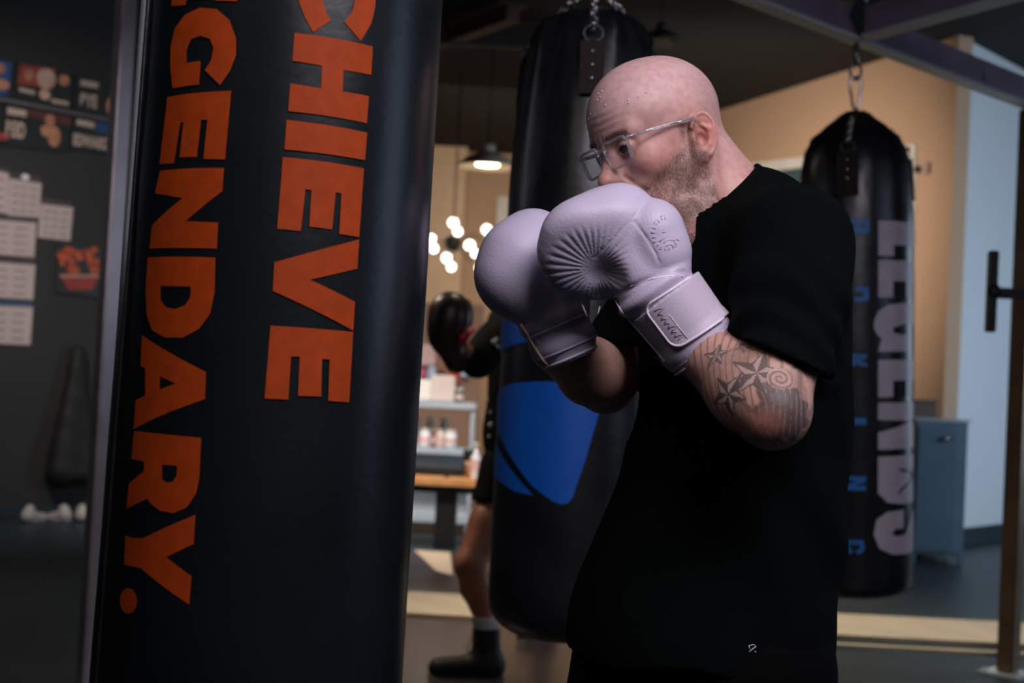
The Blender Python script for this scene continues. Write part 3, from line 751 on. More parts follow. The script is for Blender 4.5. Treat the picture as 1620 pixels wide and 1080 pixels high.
# faint vertical seam on the left side and hanging gear above
mb = MB(); mb.tube([bag1.pt(-1.15, .1 + i * .08, .0015) for i in range(20)], .003, 6); mb.build('seam', M_vinylm, root1)
def hanging(cyl, top, root, mat_strap, thetas, carab=None, zc=.12, strap_w=.075, strap_h=.13, s_off=0.0, dome=()):
    apex = cyl.A - cyl.ax * zc
    for th in thetas:
        mb = MB()
        c0 = cyl.pt(th, .015 + s_off, .004 - .12 * s_off); c1 = cyl.pt(th, .02 + strap_h + s_off, .002); e = (cyl.e2 * math.cos(th) - cyl.e1 * math.sin(th))
        nn = cyl.e1 * math.cos(th) + cyl.e2 * math.sin(th)
        mb.prism([c0 - e * strap_w / 2, c0 + e * strap_w / 2, c1 + e * strap_w / 2, c1 - e * strap_w / 2], nn * .006)
        st = mb.build('hanging_strap', mat_strap, root)
        mb = MB()
        for k in range(3): mb.ball(cyl.pt(th, .045 + s_off + k * .036, .009 - .06 * s_off), .0055, 10)
        mb.build('rivet', M_steel, st)
        ring_c = cyl.pt(th, -.005 + s_off, .008 - .15 * s_off)
        mb = MB(); mb.tube([ring_c + e * (.026 * math.cos(a)) - cyl.ax * (.022 * math.sin(a)) for a in np.linspace(0, 2 * math.pi, 18, endpoint=False)], .003, 6, closed=True); mb.build('d_ring', M_ring, root)
        mb = MB(); link_chain(mb, [ring_c - cyl.ax * .025] + [cyl.pt(th, s_, .012, rfn=lambda t, r_=r_: r_) for s_, r_ in dome] + [apex]); mb.build('chain', M_steel, root)
    mb = MB()
    if carab:
        L = (top - apex).length; d = (top - apex).normalized(); w = RIGHT - d * RIGHT.dot(d); w.normalize()
        a = apex + d * .005; cl = carab
        mb.tube([a, a + w * .010 + d * .01, a + w * .024 + d * cl * .82, a + w * .018 + d * cl * .97, a + d * cl, a - w * .018 + d * cl * .97, a - w * .024 + d * cl * .82, a - w * .010 + d * .01], .0058, 8, closed=True)
        mb.build('carabiner', M_steel, root); mb = MB()
        mb.tube([a + d * (cl - .012 + .032) + w * (.022 * math.cos(q)) + d * (.034 * math.sin(q)) for q in np.linspace(0, 2 * math.pi, 18, endpoint=False)], .006, 8, closed=True)
        mb.tube([a + d * (cl + .04), top], .012, 8); mb.build('swivel', mat('dull_steel', (.25, .25, .26), .4, metal=.9), root)
    else:
        link_chain(mb, [apex, top]); mb.build('chain', M_steel, root)
hanging(bag1, V(A0.x, A0.y, HB - .01) - V(ax0.x, ax0.y, 0) * .2, root1, M_strap, (-.4, 1.17, 2.74, 4.31))
b2t = V(A2.x, A2.y, HB) if 0 else None
tb = V(A0.x, A0.y, HB - .0)

# -- 2. middle bag with blue logo
A2 = P(937, 42, 4.02); B2 = P(897, 1004, 4.02); B2 = V(A2.x, A2.y, B2.z); 
bag2 = Cyl(A2, B2, .212)
root2 = empty('heavy_bag', A2, 'black punching bag with blue shield logo hanging behind the white boxing gloves', 'punching bag', 'punching bags on the rig')
prof, fn = bag_body(bag2, 0, bag2.L, [(-.045, .03), (-.035, .08), (-.01, .135), (.02, .160), (.05, .172), (.10, .183), (.25, .200), (.42, .210), (.5, .212)], .35, .0075, 2.0)
mb = MB(); mb.lathe(bag2.A, bag2.ax, prof, 128, fn=fn, ref=bag2.e1); mb.build('bag_body', M_vinylm, root2)
M_blue = mat('blue_print', (0.004, 0.095, 0.47), .42, var=.08, vscale=12)
def c4(l): return [(760 + x / 1.8, 480 + y / 1.8) for x, y in l]
logo = [(c4([(47, 300), (50, 262), (62, 240), (90, 228), (160, 222), (240, 222), (320, 232), (345, 262), (340, 300), (300, 440), (262, 552), (250, 568), (230, 572), (205, 562), (150, 520), (100, 455), (62, 385), (48, 340)]), []),
        (c4([(40, 380), (55, 412), (95, 480), (152, 546), (100, 535), (60, 508), (37, 485)]), []),
        (c4([(58, -180), (54, 0), (50, 135), (62, 138), (95, 118), (150, 105), (215, 100), (235, 60), (240, -60), (220, -150), (150, -215)]), [])]
def clampx(l):
    out = []
    for x, y in l:
        th, s_ = bag2.hit(x, y); out.append((th, s_))
    return out
decal(bag2, [(clampx(a), []) for a, _ in logo], 'blue_logo', M_blue, root2, .0022, px=False)
_w = V(A2.x, A2.y, HB) - jz; beam(jz + RU2 * _w.dot(RU2) + RV2 * .05, V(A2.x, A2.y, HB) + RV2 * .05, 'beam', M_beam)
hanging(bag2, V(A2.x, A2.y, HB - .01), root2, M_strap, (.02, 2.11, 4.21), zc=.13, strap_w=.066, strap_h=.14, s_off=.075, dome=[(.05, .175), (-.01, .14)])

# -- 3. right bag: BOXING LEGENDS
A3 = P(1353, 205, D3); B3 = P(1352, 940, D3)
K3 = D3 / 5.15
bag3 = Cyl(A3, B3, .2035 * K3)
root3 = empty('heavy_bag', A3, 'black punching bag with white LEGENDS and blue BOXING lettering behind the boxer', 'punching bag', 'punching bags on the rig')
prof, fn = bag_body(bag3, 0, bag3.L, [(a * K3, b * K3) for a, b in [(-.065, .03), (-.055, .05), (-.01, .105), (.03, .148), (.08, .176), (.14, .192), (.22, .2), (.30, .2035)]], .35, .0065, 3.2)
mb = MB(); mb.lathe(bag3.A, bag3.ax, prof, 128, fn=fn, ref=bag3.e1); mb.build('bag_body', M_vinylm, root3)
M_bluet = mat('blue_letters', (0.02, 0.17, 0.50), .45, var=.1)
M_whitet = mat('white_letters', (0.52, 0.44, 0.50), .42, var=.12, vscale=14)
def c7(l): return [(1320 + x / 3.724, 330 + y / 3.724) for x, y in l]
def c8(l): return [(1320 + x / 3.6, 600 + y / 3.6) for x, y in l]
bl = [(c7([(68, 55), (208, 65), (205, 130), (198, 148), (182, 150), (140, 146), (118, 142), (100, 146), (78, 140), (66, 120)]), [c7([(92, 88), (120, 90), (120, 112), (92, 110)]), c7([(152, 92), (182, 94), (180, 114), (152, 112)])]),
      (c7([(125, 455), (195, 460), (203, 480), (205, 520), (195, 542), (170, 550), (118, 545), (115, 520), (165, 522), (172, 505), (165, 488), (120, 484)]), []),
      (c7([(78, 855), (192, 858), (190, 878), (150, 893), (195, 912), (193, 932), (165, 930), (130, 918), (110, 930), (78, 922), (85, 900), (105, 890), (76, 875)]), []),
      (c8([(38, 215), (183, 220), (180, 258), (48, 256)]), []),
      (c8([(72, 550), (180, 552), (180, 582), (112, 606), (180, 606), (180, 632), (68, 630), (68, 600), (136, 577), (72, 576)]), []),
      (c8([(40, 912), (165, 915), (172, 960), (160, 985), (130, 996), (120, 975), (145, 965), (145, 940), (85, 940), (85, 960), (105, 962), (105, 985), (72, 995), (35, 985), (62, 965), (40, 940)]), [])]
o = decal(bag3, bl, 'blue_lettering', M_bluet, root3, .0022); o['label'] = 'blue printed word BOXING reading downward'
def th_u(u): return math.radians(22.5 + u * 84)
def sv(y, u=0): return bag3.hit(1388, y + u * 4)[1]
def W(l): return [(th_u(u), sv(y)) for u, y in l]
def Elet(y0, y1):
    st = y0 + (y1 - y0) * .56
    return (W([(0, y0), (1, y0), (1, y1), (.80, y1), (.80, st), (.62, st), (.62, y1), (.42, y1), (.42, st), (.2, st), (.2, y1), (0, y1)]), [])
wl = [(W([(0, 349), (1, 349), (1, 387), (.21, 387), (.21, 404), (0, 404)]), []), Elet(411, 470),
      (W([(.0, 556), (.04, 535), (.0, 531), (-.05, 520), (-.05, 508), (0, 492), (.12, 482), (.3, 479), (.8, 479), (.95, 490), (1, 510), (1, 540), (.8, 556), (.8, 520), (.62, 512), (.35, 513), (.2, 518), (.2, 526), (.35, 529), (.5, 524), (.5, 556)]), []),
      Elet(569, 628),
      (W([(0, 637), (1, 637), (1, 664), (.55, 666), (1, 688), (1, 711), (0, 711), (0, 684), (.55, 667), (0, 664)]), []),
      (W([(0, 722), (1, 722), (1, 775), (.9, 794), (.6, 799), (.35, 799), (.12, 795), (0, 780)]), [W([(.26, 742), (.45, 744), (.62, 752), (.66, 742), (.7, 756), (.42, 774), (.28, 784), (.30, 776), (.5, 762), (.5, 752), (.36, 748)])]),
      (W([(-.05, 845), (-.02, 822), (.12, 810), (.38, 808), (.38, 838), (.24, 838), (.18, 845), (.26, 850), (.42, 848), (.6, 815), (.8, 806), (.95, 812), (1, 830), (1, 860), (.85, 874), (.5, 880), (.2, 878), (.02, 868)]), [])]
o = decal(bag3, wl, 'white_lettering', M_whitet, root3, .0022, px=False); o['label'] = 'white printed word LEGENDS reading downward'
tp3 = P(1354.5, 66, D3)
hanging(bag3, V(tp3.x, tp3.y, HB - .01), root3, M_strap, (-.13, 1.96, 4.06), carab=.13, zc=.075, strap_w=.085, strap_h=.16, s_off=.10, dome=[(.07, .175 * K3), (.0, .12 * K3)])

# ------------------------------------------------------------------ background furniture
ez = V(0, 0, 1)
M_cab = mat('grey_blue_metal', (0.13, 0.20, 0.26), .42, metal=.2, var=.08)
M_cabt = mat('cabinet_top', (0.42, 0.45, 0.47), .4)
cf = G(1483, 892); cx = cf.x; cy = cf.y; cwid = .40; chh = 1.02
root = empty('metal_cabinet', (cx, cy, 0), 'grey blue metal cabinet standing by the white wall right of the LEGENDS bag', 'cabinet')
mb = MB(); mb.box((cx, cy + .22, .07 + chh / 2), cwid, .40, chh, None, .008); mb.build('body', M_cab, root)
mb = MB(); mb.box((cx, cy + .22, .07 + chh + .012), cwid + .03, .43, .024, None, .004); mb.build('top', M_cabt, root)
mb = MB(); mb.box((cx - .035, cy + .012, .07 + chh / 2 - .01), cwid - .1, .014, chh - .08, None, .003); dr = mb.build('door', mat('cabinet_door', (0.12, 0.18, 0.235), .4, metal=.2), root)
mb = MB(); mb.lathe((cx + .02, cy + .005, .07 + chh - .13), (0, -1, 0), [(0, .02), (.02, .022), (.03, .012)], 16); mb.box((cx + .05, cy - .015, .07 + chh - .128), .06, .016, .02, None, .004); mb.build('handle', M_steel, dr)
for i in (-1, 1):
    for j in (0, 1):
        mb = MB(); mb.box((cx + i * (cwid / 2 - .02), cy + .04 + j * .36, .036), .03, .03, .07); mb.build('leg', M_cab, root)
bx = P(1450, 655, 11.6)
mb = MB(); mb.box((bx.x, bx.y, .62), .26, .22, 1.23, None, .01)
o = mb.build('storage_bin', mat('brown_bin', (.11, .075, .06), .6)); tag(o, 'brown bin behind the grey cabinet against the tan wall', 'bin')
mb = MB(); mb.box((bx.x, bx.y, 1.245), .28, .24, .018, None, .005); mb.build('lid', mat('bin_lid', (.07, .05, .045), .5), o)

# bench with orange wood top
bd = 10.1; bf = G(702, 868); bfy = bf.y; topz = P(702, 757, bfy).z
xl = P(560, 755, bfy).x; xr = P(757, 758, bfy).x
root = empty('wooden_bench', ((xl + xr) / 2, bfy, 0), 'low bench with orange wood top and one broad black leg behind the boxer in shorts', 'bench')
mb = MB(); mb.box(((xl + xr) / 2, bfy + .12, topz - .02), xr - xl, .42, .055, None, .006); mb.build('bench_top', mat('orange_wood', (.62, .30, .12), .45, var=.15, vscale=8), root)
mb = MB(); mb.box((bf.x, bfy + .1, (topz - .05) / 2 + .0), .15, .25, topz - .052); mb.build('leg', M_black, root)
mb = MB(); mb.box((xl + .2, bfy + .1, (topz - .05) / 2 + .0), .15, .25, topz - .052); mb.build('leg', M_black, root)
mb = MB(); mb.box(((xl + xr) / 2 + .03, bfy + .12, topz - .075), xr - xl - .1, .25, .05); mb.build('apron', M_black, root)
def on(px, py, d): return P(px, py, d)
def small(name, label, cat, px, pyb, d, w, h, m, kind='box', z=None, group=None, dep=None):
    c = P(px, pyb, d); zb = z if z is not None else c.z; mb = MB()
    if kind == 'box': mb.box((c.x, c.y, zb + h / 2), w, dep or w, h, None, min(.012, w * .1))
    elif kind == 'jar': mb.lathe((c.x, c.y, zb), ez, [(0, w * .42), (.01, w * .5), (h * .72, w * .5), (h * .80, w * .40)], 20)
    elif kind == 'bottle': mb.lathe((c.x, c.y, zb), ez, [(0, w * .45), (.01, w * .5), (h * .6, w * .5), (h * .72, w * .22), (h * .85, w * .2)], 18)
    elif kind == 'cup': mb.lathe((c.x, c.y, zb), ez, [(0, w * .36), (h * .9, w * .5), (h, w * .52)], 18)
    elif kind == 'ball': mb.ball((c.x, c.y, zb + w / 2), w / 2, 16)
    o = tag(mb.build(name, m), label, cat, group)
    if kind in ('jar', 'bottle'):
        mb = MB(); top = h * .8 if kind == 'jar' else h * .85
        mb.lathe((c.x, c.y, zb + top), ez, [(0, w * .42 if kind == 'jar' else w * .22), (h * .15, w * .42 if kind == 'jar' else w * .22)], 16); mb.build('lid', M_lid, o)
        mb = MB(); mb.lathe((c.x, c.y, zb + h * .2), ez, [(0, w * .505), (h * .35, w * .505)], 20, caps=False); mb.build('paper_label', mat(name + '_label' + label[:9], (random.uniform(.4, .7), .42, .40), .6), o)
    return o
M_lid = mat('jar_lid', (.55, .5, .42), .5)
M_jarw = mat('white_plastic', (.68, .68, .72), .45); M_jarc = mat('cream_plastic', (.62, .50, .40), .45); M_cup = mat('tan_cup', (.55, .34, .2), .5)
tz = topz + .0085
small('cup', 'tan paper cup at the right end of the orange bench top', 'cup', 744, 748, bfy + .08, .085, .12, M_cup, 'cup', tz)
small('cup', 'dark lidded cup standing behind the tan cup on the bench', 'cup', 741, 735, bfy + .25, .085, .20, M_black, 'cup', tz)
small('plastic_bottle', 'tall white bottle at the far right end of the bench by black shorts', 'bottle', 752, 738, bfy + .02, .07, .26, M_jarw, 'bottle', tz)
small('tape_roll', 'small black round tape roll lying on the orange bench top', 'tape', 707, 750, bfy + .0, .05, .03, M_black, 'cup', tz)
small('storage_tray', 'long flat black tray lying along the back of the bench', 'tray', 690, 742, bfy + .22, .42, .055, M_black, 'box', tz, dep=.14)
# shelf rack behind
sd = 11.2; L_ = P(590, 640, sd).x; R_ = P(753, 640, sd).x; s1 = P(702, 641, sd).z; s2 = P(702, 714, sd).z
M_shelf = mat('pale_blue_metal', (.42, .48, .54), .42, metal=.2)
root = empty('shelf_rack', ((L_ + R_) / 2, sd + .2, 0), 'pale metal shelf rack loaded with jars and boxes behind the bench', 'shelf')
for z in (s1, s2, .12):
    mb = MB(); mb.box(((L_ + R_) / 2, sd + .2, z), R_ - L_, .42, .05, None, .005); mb.build('shelf', M_shelf, root)
for x in (L_ + .02, R_ - .02):
    for y in (sd + .02, sd + .39):
        mb = MB(); mb.box((x, y, s1 / 2 - .02), .03, .03, s1 - .05); mb.build('post', M_shelf, root)
mb = MB(); mb.box(((L_ + R_) / 2, sd + .37, (s2 + .1) / 2), R_ - L_ - .1, .02, s2 - .1); mb.build('back_panel', mat('panel_grey', (.40, .41, .43), .6), root)
t1 = s1 + .026; t2 = s2 + .026
small('cardboard_box', 'white box on the top shelf next to the big bag', 'box', 669, 636, sd + .12, .12, .17, mat('white_card', (.70, .66, .62), .7), 'box', t1, dep=.2)
small('cardboard_box', 'pale pinkish box on the top shelf right of the white box', 'box', 700, 636, sd + .14, .19, .21, mat('pink_card', (.55, .46, .42), .7), 'box', t1, dep=.2)
small('plastic_jar', 'dark small jar on the top shelf right of the boxes', 'jar', 726, 636, sd + .14, .07, .12, mat('dark_plastic', (.05, .07, .07), .5), 'jar', t1)
for k, (px, w, mm, lb) in enumerate(((671, .088, M_jarw, 'white jar at the left of the lower shelf by the big bag'), (685.0, .034, mat('red_plastic', (.28, .04, .06), .5), 'narrow dark red bottle between the jars on the lower shelf'),
                              (695.5, .060, M_jarc, 'cream jar in the middle of the lower shelf'), (712, .10, M_jarw, 'large white jar furthest right on the lower shelf'))):
    small('supplement_jar' if k != 1 else 'plastic_bottle', lb, 'jar' if k != 1 else 'bottle', px, 706, sd + .10, w, .15, mm, 'jar' if k != 1 else 'bottle', t2)
for k, px in enumerate((658, 680, 702)):
    small('supplement_jar', ('small beige jar in the back row of the lower shelf, ' + ('leftmost', 'middle', 'rightmost')[k]), 'jar', px, 690, sd + .27, .075, .24, mat('beige_plastic', (.48, .42, .36), .5), 'jar', t2)
if 0: small('plastic_jug', 'pale blue round jug hanging by the shelf end against the black shirt', 'jug', 762, 682, sd - .3, .08, .12, M_jarw, 'ball')
# coloured goods on a wall board above the rack
random.seed(9)
yb = 12.6; root = empty('pegboard', (P(690, 560, yb).x, yb, 0), 'board of colourful merchandise behind the brown glove', 'board')
ca = P(660, 500, yb); cb = P(740, 636, yb)
mb = MB(); mb.box(((ca.x + cb.x) / 2 - .25, yb + .08, .95), (cb.x - ca.x) + .7, .04, 1.89); mb.build('panel', mat('board_brown', (.30, .17, .11), .7), root)
goods = [(676, 562, 26, 34, (.70, .45, .42)), (668, 590, 12, 16, (.65, .12, .25)), (683, 590, 12, 22, (.50, .62, .80)), (693, 600, 9, 26, (.03, .05, .06)), (697, 582, 8, 12, (.4, .1, .03)),
         (702, 602, 8, 18, (.62, .6, .6)), (717, 598, 20, 18, (.50, .02, .02)), (676, 610, 18, 14, (.05, .10, .14)), (736, 588, 12, 18, (.60, .62, .78))]
names = ['pink', 'magenta', 'light blue', 'black', 'rust', 'white', 'red', 'navy', 'lilac']
for k, (x, y, w, h, c_) in enumerate(goods):
    c = P(x, y, yb); kk = yb / FPX; mb = MB(); mb.box(c, w * kk, .05, h * kk, None, .015); mb.tube([c + V(0, 0, h * kk / 2), c + V(0, .055, h * kk / 2 + .012)], .004, 6)
    tag(mb.build('merchandise_pack', mat('pack_%d' % k, c_, .5, var=.2, vscale=30)), names[k] + ' package hanging on the board behind the background boxer', 'package')
# doorway trim on back wall
mb = MB(); c = P(794, 352, 19.4); mb.box((c.x, 19.52, c.z), .15, .1, .75); struct(mb.build('trim_6', M_trim))
# ------------------------------------------------------------------ the boxer
psi, pit, rol = math.radians(30), math.radians(21), math.radians(8)
hf = V(-math.cos(psi), -math.sin(psi), 0); hl = V(math.sin(psi), -math.cos(psi), 0); hu = V(0, 0, 1)
hf2 = hf * math.cos(pit) - hu * math.sin(pit); hu2 = hu * math.cos(pit) + hf * math.sin(pit)
hl3 = hl * math.cos(rol) + hu2 * math.sin(rol); hu3 = hu2 * math.cos(rol) - hl * math.sin(rol)
HC = P(1042, 219, 2.2); HS = 1.05
HM = np.array([list(hf2), list(hl3), list(hu3)], dtype=np.float32).T     # columns
HCn = npv(HC)
def h2w(x, y, z): return HC + (hf2 * x + hl3 * y + hu3 * z) * HS
def both(fn): return np.minimum(fn(1), fn(-1))
def sd_head(p): return sd_head0(((p - HCn) @ HM) / HS) * HS
def sd_head0(q):
    qs = q.copy(); qs[..., 1] = np.abs(qs[..., 1])
    d = sd_ell(q, (-.010, 0, .034), (.100, .079, .086))
    d = smin(d, sd_ell(q, (.030, 0, .040), (.062, .068, .066)), .03)
    d = smin(d, sd_ell(q, (.025, 0, -.035), (.062, .060, .070)), .035)
    d = smin(d, sd_cap(qs, (-.012, .058, -.048), (.055, .026, -.092), .020, .020), .03)       # jaw
    d = smin(d, sd_ell(q, (.074, 0, -.094), (.022, .026, .022)), .025)                         # chin
    d = smin(d, sd_ell(qs, (.058, .038, -.028), (.026, .024, .024)), .02)                      # cheekbone
    d = smin(d, sd_ell(q, (.070, 0, -.060), (.030, .034, .030)), .02)                          # mouth mound
    d = smin(d, sd_cap(qs, (.084, .006, .018), (.074, .044, .020), .011, .009), .018)          # brow
    # eye sockets
    d = smax(d, -sd_ell(qs, (.102, .032, -.001), (.025, .019, .013)), .012)
    # lids around the eyeball
    lid = np.abs(sd_ell(qs, (.0775, .0315, -.002), (.0140, .0148, .0140))) - .0012
    lid = smax(lid, -(qs @ npv((-.5, 0, -1)) + .0745 * .5 + .0045 - .002), .002) if False else lid
    op = sd_ell(qs, (.095, .0325, -.0035), (.014, .0128, .0054))
    lid = np.maximum(lid, -op)
    d = smin(d, lid, .004)
    d = smax(d, -op, .0015)
    # nose
    n = sd_cap(q, (.084, 0, .008), (.110, 0, -.034), .0085, .0105)
    n = smin(n, sd_ell(q, (.112, 0, -.038), (.013, .012, .011)), .008)
    n = smin(n, sd_ell(qs, (.100, .0125, -.041), (.012, .0075, .009)), .007)
    n = smin(n, sd_ell(qs, (.090, .010, -.022), (.014, .010, .018)), .01)
    n = smax(n, -sd_ell(qs, (.105, .0072, -.0495), (.0075, .0036, .005)), .003)
    d = smin(d, n, .012)
    # lips
    d = smin(d, sd_ell(q, (.094, 0, -.0655), (.010, .022, .0055)), .006)
    d = smin(d, sd_ell(q, (.092, 0, -.0765), (.010, .019, .0065)), .006)
    d = smax(d, -sd_ell(q, (.104, 0, -.0705), (.012, .024, .0014)), .003)
    # forehead creases and temple hollow
    w = sstep(.074, .090, q[..., 0]) * sstep(.026, .032, q[..., 2]) * (1 - sstep(.055, .066, q[..., 2]))
    d = d + .00035 * w * np.cos(q[..., 2] * 2 * np.pi / .0105 + 5 * np.abs(q[..., 1]) + .5 * np.sin(q[..., 1] * 90))
    w = np.exp(-((q[..., 0] - .094) ** 2 + (q[..., 2] - .018) ** 2) / .00012) * np.exp(-((qs[..., 1] - .006) / .003) ** 2)
    d = d + .002 * w
    d = d + .003 * np.exp(-(((qs[..., 0] - .052) / .022) ** 2 + ((qs[..., 2] - .012) / .018) ** 2)) * (qs[..., 1] > .045)
    # temple groove under the glasses arm (skin fold) and nasolabial fold
    fold = sd_cap(qs, (.094, .020, -.040), (.078, .036, -.068), .0)
    d = d + .0016 * np.exp(-(fold / .004) ** 2)
    crow = np.minimum(sd_cap(qs, (.068, .052, .002), (.056, .066, .006), 0.), sd_cap(qs, (.068, .052, -.006), (.055, .064, -.012), 0.))
    d = d + .0007 * np.exp(-(crow / .0018) ** 2)
    # ear
    e = qs - npv((-.006, .0755, -.020))
    ca, sa = math.cos(math.radians(20)), math.sin(math.radians(20)); cb, sb = math.cos(math.radians(14)), math.sin(math.radians(14))
    # flare about z, lean back about y
    ex = e[..., 0] * ca - e[..., 1] * sa; ey = e[..., 0] * sa + e[..., 1] * ca; ezz = e[..., 2]
    x2 = ex * cb + ezz * sb; z2 = -ex * sb + ezz * cb
    E = np.stack([x2, ey, z2], -1) * npv((1, 1, 1))
    E[..., 0] += .010                       # ear extends backwards
    disc = sd_ell(E, (0, 0.002, .002), (.0195, .0075, .033))
    lobe = sd_ell(E, (.005, .001, -.026), (.0105, .006, .010))
    ear = smin(disc, lobe, .01)
    ear = smax(ear, -sd_ell(E, (.001, .0105, .004), (.0135, .0075, .0235)), .003)       # scapha bowl
    ear = smin(ear, np.abs(np.sqrt((E[..., 0] / .0088 ) ** 2 + ((E[..., 2] - .001) / .018) ** 2) - 1) * .0088 * .0 + sd_cap(E, (-.008, .0045, -.012), (-.009, .0055, .010), .0022, .0026), .004)   # antihelix
    ear = smin(ear, sd_cap(E, (-.009, .0055, .010), (.003, .005, .018), .0026, .0018), .004)
    ear = smin(ear, sd_cap(E, (-.008, .0045, -.012), (.004, .004, -.017), .0026, .0030), .004)
    ear = smax(ear, -sd_ell(E, (.003, .006, -.004), (.0075, .009, .010)), .003)          # concha
    ear = smin(ear, sd_ell(E, (.0135, .004, -.004), (.0035, .004, .0065)), .003)         # tragus
    t = np.arctan2((E[..., 2] - .002) / .033, E[..., 0] / .0195)
    rad = np.sqrt((E[..., 0]) ** 2 + (E[..., 2] - .002) ** 2)
    rim = np.sqrt((rad - np.sqrt((.0182 * np.cos(t)) ** 2 + (.0315 * np.sin(t)) ** 2)) ** 2 + (E[..., 1] - .0055) ** 2) - .0030
    rim = np.maximum(rim, np.where((t < .3) & (t > -1.9), .004 + 0 * rim, -1))
    ear = smin(ear, rim, .003)
    near = (q[..., 0] > -.07) & (q[..., 0] < .035)
    d = np.where(near & (ear < .03), smin(d, ear, .006), d)
    return d

bpsi = math.radians(36)
bf = V(-math.cos(bpsi), -math.sin(bpsi), 0); bl = V(math.sin(bpsi), -math.cos(bpsi), 0)
BM = np.array([list(bf), list(bl), [0, 0, 1]], dtype=np.float32).T
LS = P(1262, 388, 2.03); EL = P(1222, 650, 1.87); WL = P(1108, 551, 1.985)
RS = P(1088, 402, 2.37); ER = P(958, 606, 2.27); WR = P(880, 545, 2.13)
NB = P(1160, 335, 2.22); NT = h2w(-.040, 0, -.055)
CH_ = P(1162, 500, 2.20); BE = P(1158, 780, 2.19); PE = P(1118, 1010, 2.19)
def sd_neck(p):
    d = sd_chain(p, [NT, NB, NB - V(0, 0, .10)], [.060, .066, .072], .02)
    d = smin(d, sd_cap(p, h2w(.020, .0, -.075), P(1112, 392, 2.13), .040, .045), .04)
    d = smin(d, sd_cap(p, h2w(-.062, 0, -.01), P(1168, 330, 2.25), .042, .052), .03)
    d = smin(d, sd_cap(p, h2w(-.03, .058, -.03), P(1128, 372, 2.14), .012, .014), .03)     # neck muscle
    return d
def sd_torso(p):
    d = sd_ell(p, CH_, (.135, .185, .22), BM)
    d = smin(d, sd_ell(p, BE + V(.015, 0, .0), (.128, .150, .24), BM), .08)
    d = smin(d, sd_ell(p, PE, (.145, .170, .17), BM), .10)
    d = smin(d, sd_cap(p, P(1180, 372, 2.22), P(1262, 385, 2.04), .062, .066), .07)
    d = smin(d, sd_cap(p, P(1150, 385, 2.26), RS, .062, .062), .07)
    d = smin(d, sd_cap(p, NB - V(0, 0, .04), NB - V(0, 0, .13), .070, .115), .05)
    return d
def sd_arm(p, S, E, W, k=1.0):
    d = sd_cap(p, S, S + (E - S) * .45, .068 * k, .060 * k)
    d = smin(d, sd_cap(p, S + (E - S) * .45, E, .058 * k, .047 * k), .04)
    m = E + (W - E) * .32
    d = smin(d, sd_chain(p, [E, m, W], [.048 * k, .053 * k, .041 * k], .02), .018)
    return d
FISTL = P(1030, 440, 1.985); FISTR = P(862, 455, 2.13)
def sd_skin(p):
    return smin(smin(sd_head(p), sd_neck(p), .02), smin(sd_torso(p), sd_arm(p, LS, EL, WL), .02), .012)
def sd_hand(p, W, F):
    return smin(sd_cap(p, W, F, .034, .03), sd_ell(p, F, (.04, .04, .04)), .02)

def bbox(pts, m):
    a = np.array([list(q) for q in pts]); return a.min(0) - m, a.max(0) + m
boxer = empty('person', (PE.x, PE.y, 0), 'bald bearded man in glasses and black t-shirt, lilac boxing gloves raised before his face', 'person')

# legs and shoes stand on the floor
hipL = PE + bl * .10 + V(0, 0, -.05); hipR = PE - bl * .10 + V(0, 0, -.05)
kL = V(hipL.x - .17, hipL.y - .05, .50); aL = V(hipL.x - .12, hipL.y - .06, .09)
kR = V(hipR.x + .06, hipR.y + .05, .49); aR = V(hipR.x + .22, hipR.y + .12, .10)
def sd_legs(p, inf=0.0):
    d = sd_ell(p, PE, (.150, .175, .16), BM)
    for h_, k_, a_ in ((hipL, kL, aL), (hipR, kR, aR)):
        d = smin(d, sd_chain(p, [h_, k_, a_], [.098, .066, .045], .03), .05)
    return d - inf
# --- body: one mesh, fine at head and arms
def hf_(p): return smin(sd_head(p), sd_neck(p), .02)
def full(p):
    d = smin(smin(hf_(p), sd_torso(p), .03), np.minimum(smin(sd_arm(p, LS, EL, WL), sd_hand(p, WL, FISTL), .02), smin(sd_arm(p, RS, ER, WR, .95), sd_hand(p, WR, FISTR), .02)), .03)
    return smin(d, sd_legs(p), .05)
parts = []
lo, hi = bbox([HC], .19); lo[2] = P(1100, 420, 2.2).z; 
lo = np.array([HC.x - .16, HC.y - .17, P(1100, 425, 2.2).z]); hi = np.array([HC.x + .30, HC.y + .20, HC.z + .16])
def headclip(p): return np.maximum(hf_(p), -(p[..., 2] - (lo[2] + .012)))
pos, q = polygonize(headclip, lo, hi, .0017); parts.append((pos, q, 1))
lo2, hi2 = bbox([EL, WL, FISTL, LS + (EL - LS) * .5], .09)
axu = (EL - LS).normalized(); axn = npv(axu); cutp = LS + axu * .12
def larm(p):
    d = smin(sd_arm(p, LS, EL, WL), sd_hand(p, WL, FISTL), .02)
    # muscle relief
    return np.maximum(d, -((p - npv(cutp)) @ axn))
pos, q = polygonize(larm, lo2, hi2, .0017); parts.append((pos, q, 2))
axr = npv((ER - RS).normalized()); cutr = RS + (ER - RS).normalized() * .15
def rarm(p): return np.maximum(smin(sd_arm(p, RS, ER, WR, .95), sd_hand(p, WR, FISTR), .02), -((p - npv(cutr)) @ axr))
lo3, hi3 = bbox([ER, WR, FISTR, cutr], .09)
pos, q = polygonize(rarm, lo3, hi3, .004); parts.append((pos, q, 3))
def core(p):
    d = smin(sd_torso(p), sd_legs(p), .05)
    d = smin(d, sd_neck(p) + .004, .02)
    for S_, E_ in ((LS, EL), (RS, ER)): d = smin(d, sd_cap(p, S_, S_ + (E_ - S_) * .5, .060, .050), .04)
    return np.maximum(d, p[..., 2] - (NB.z - .01))
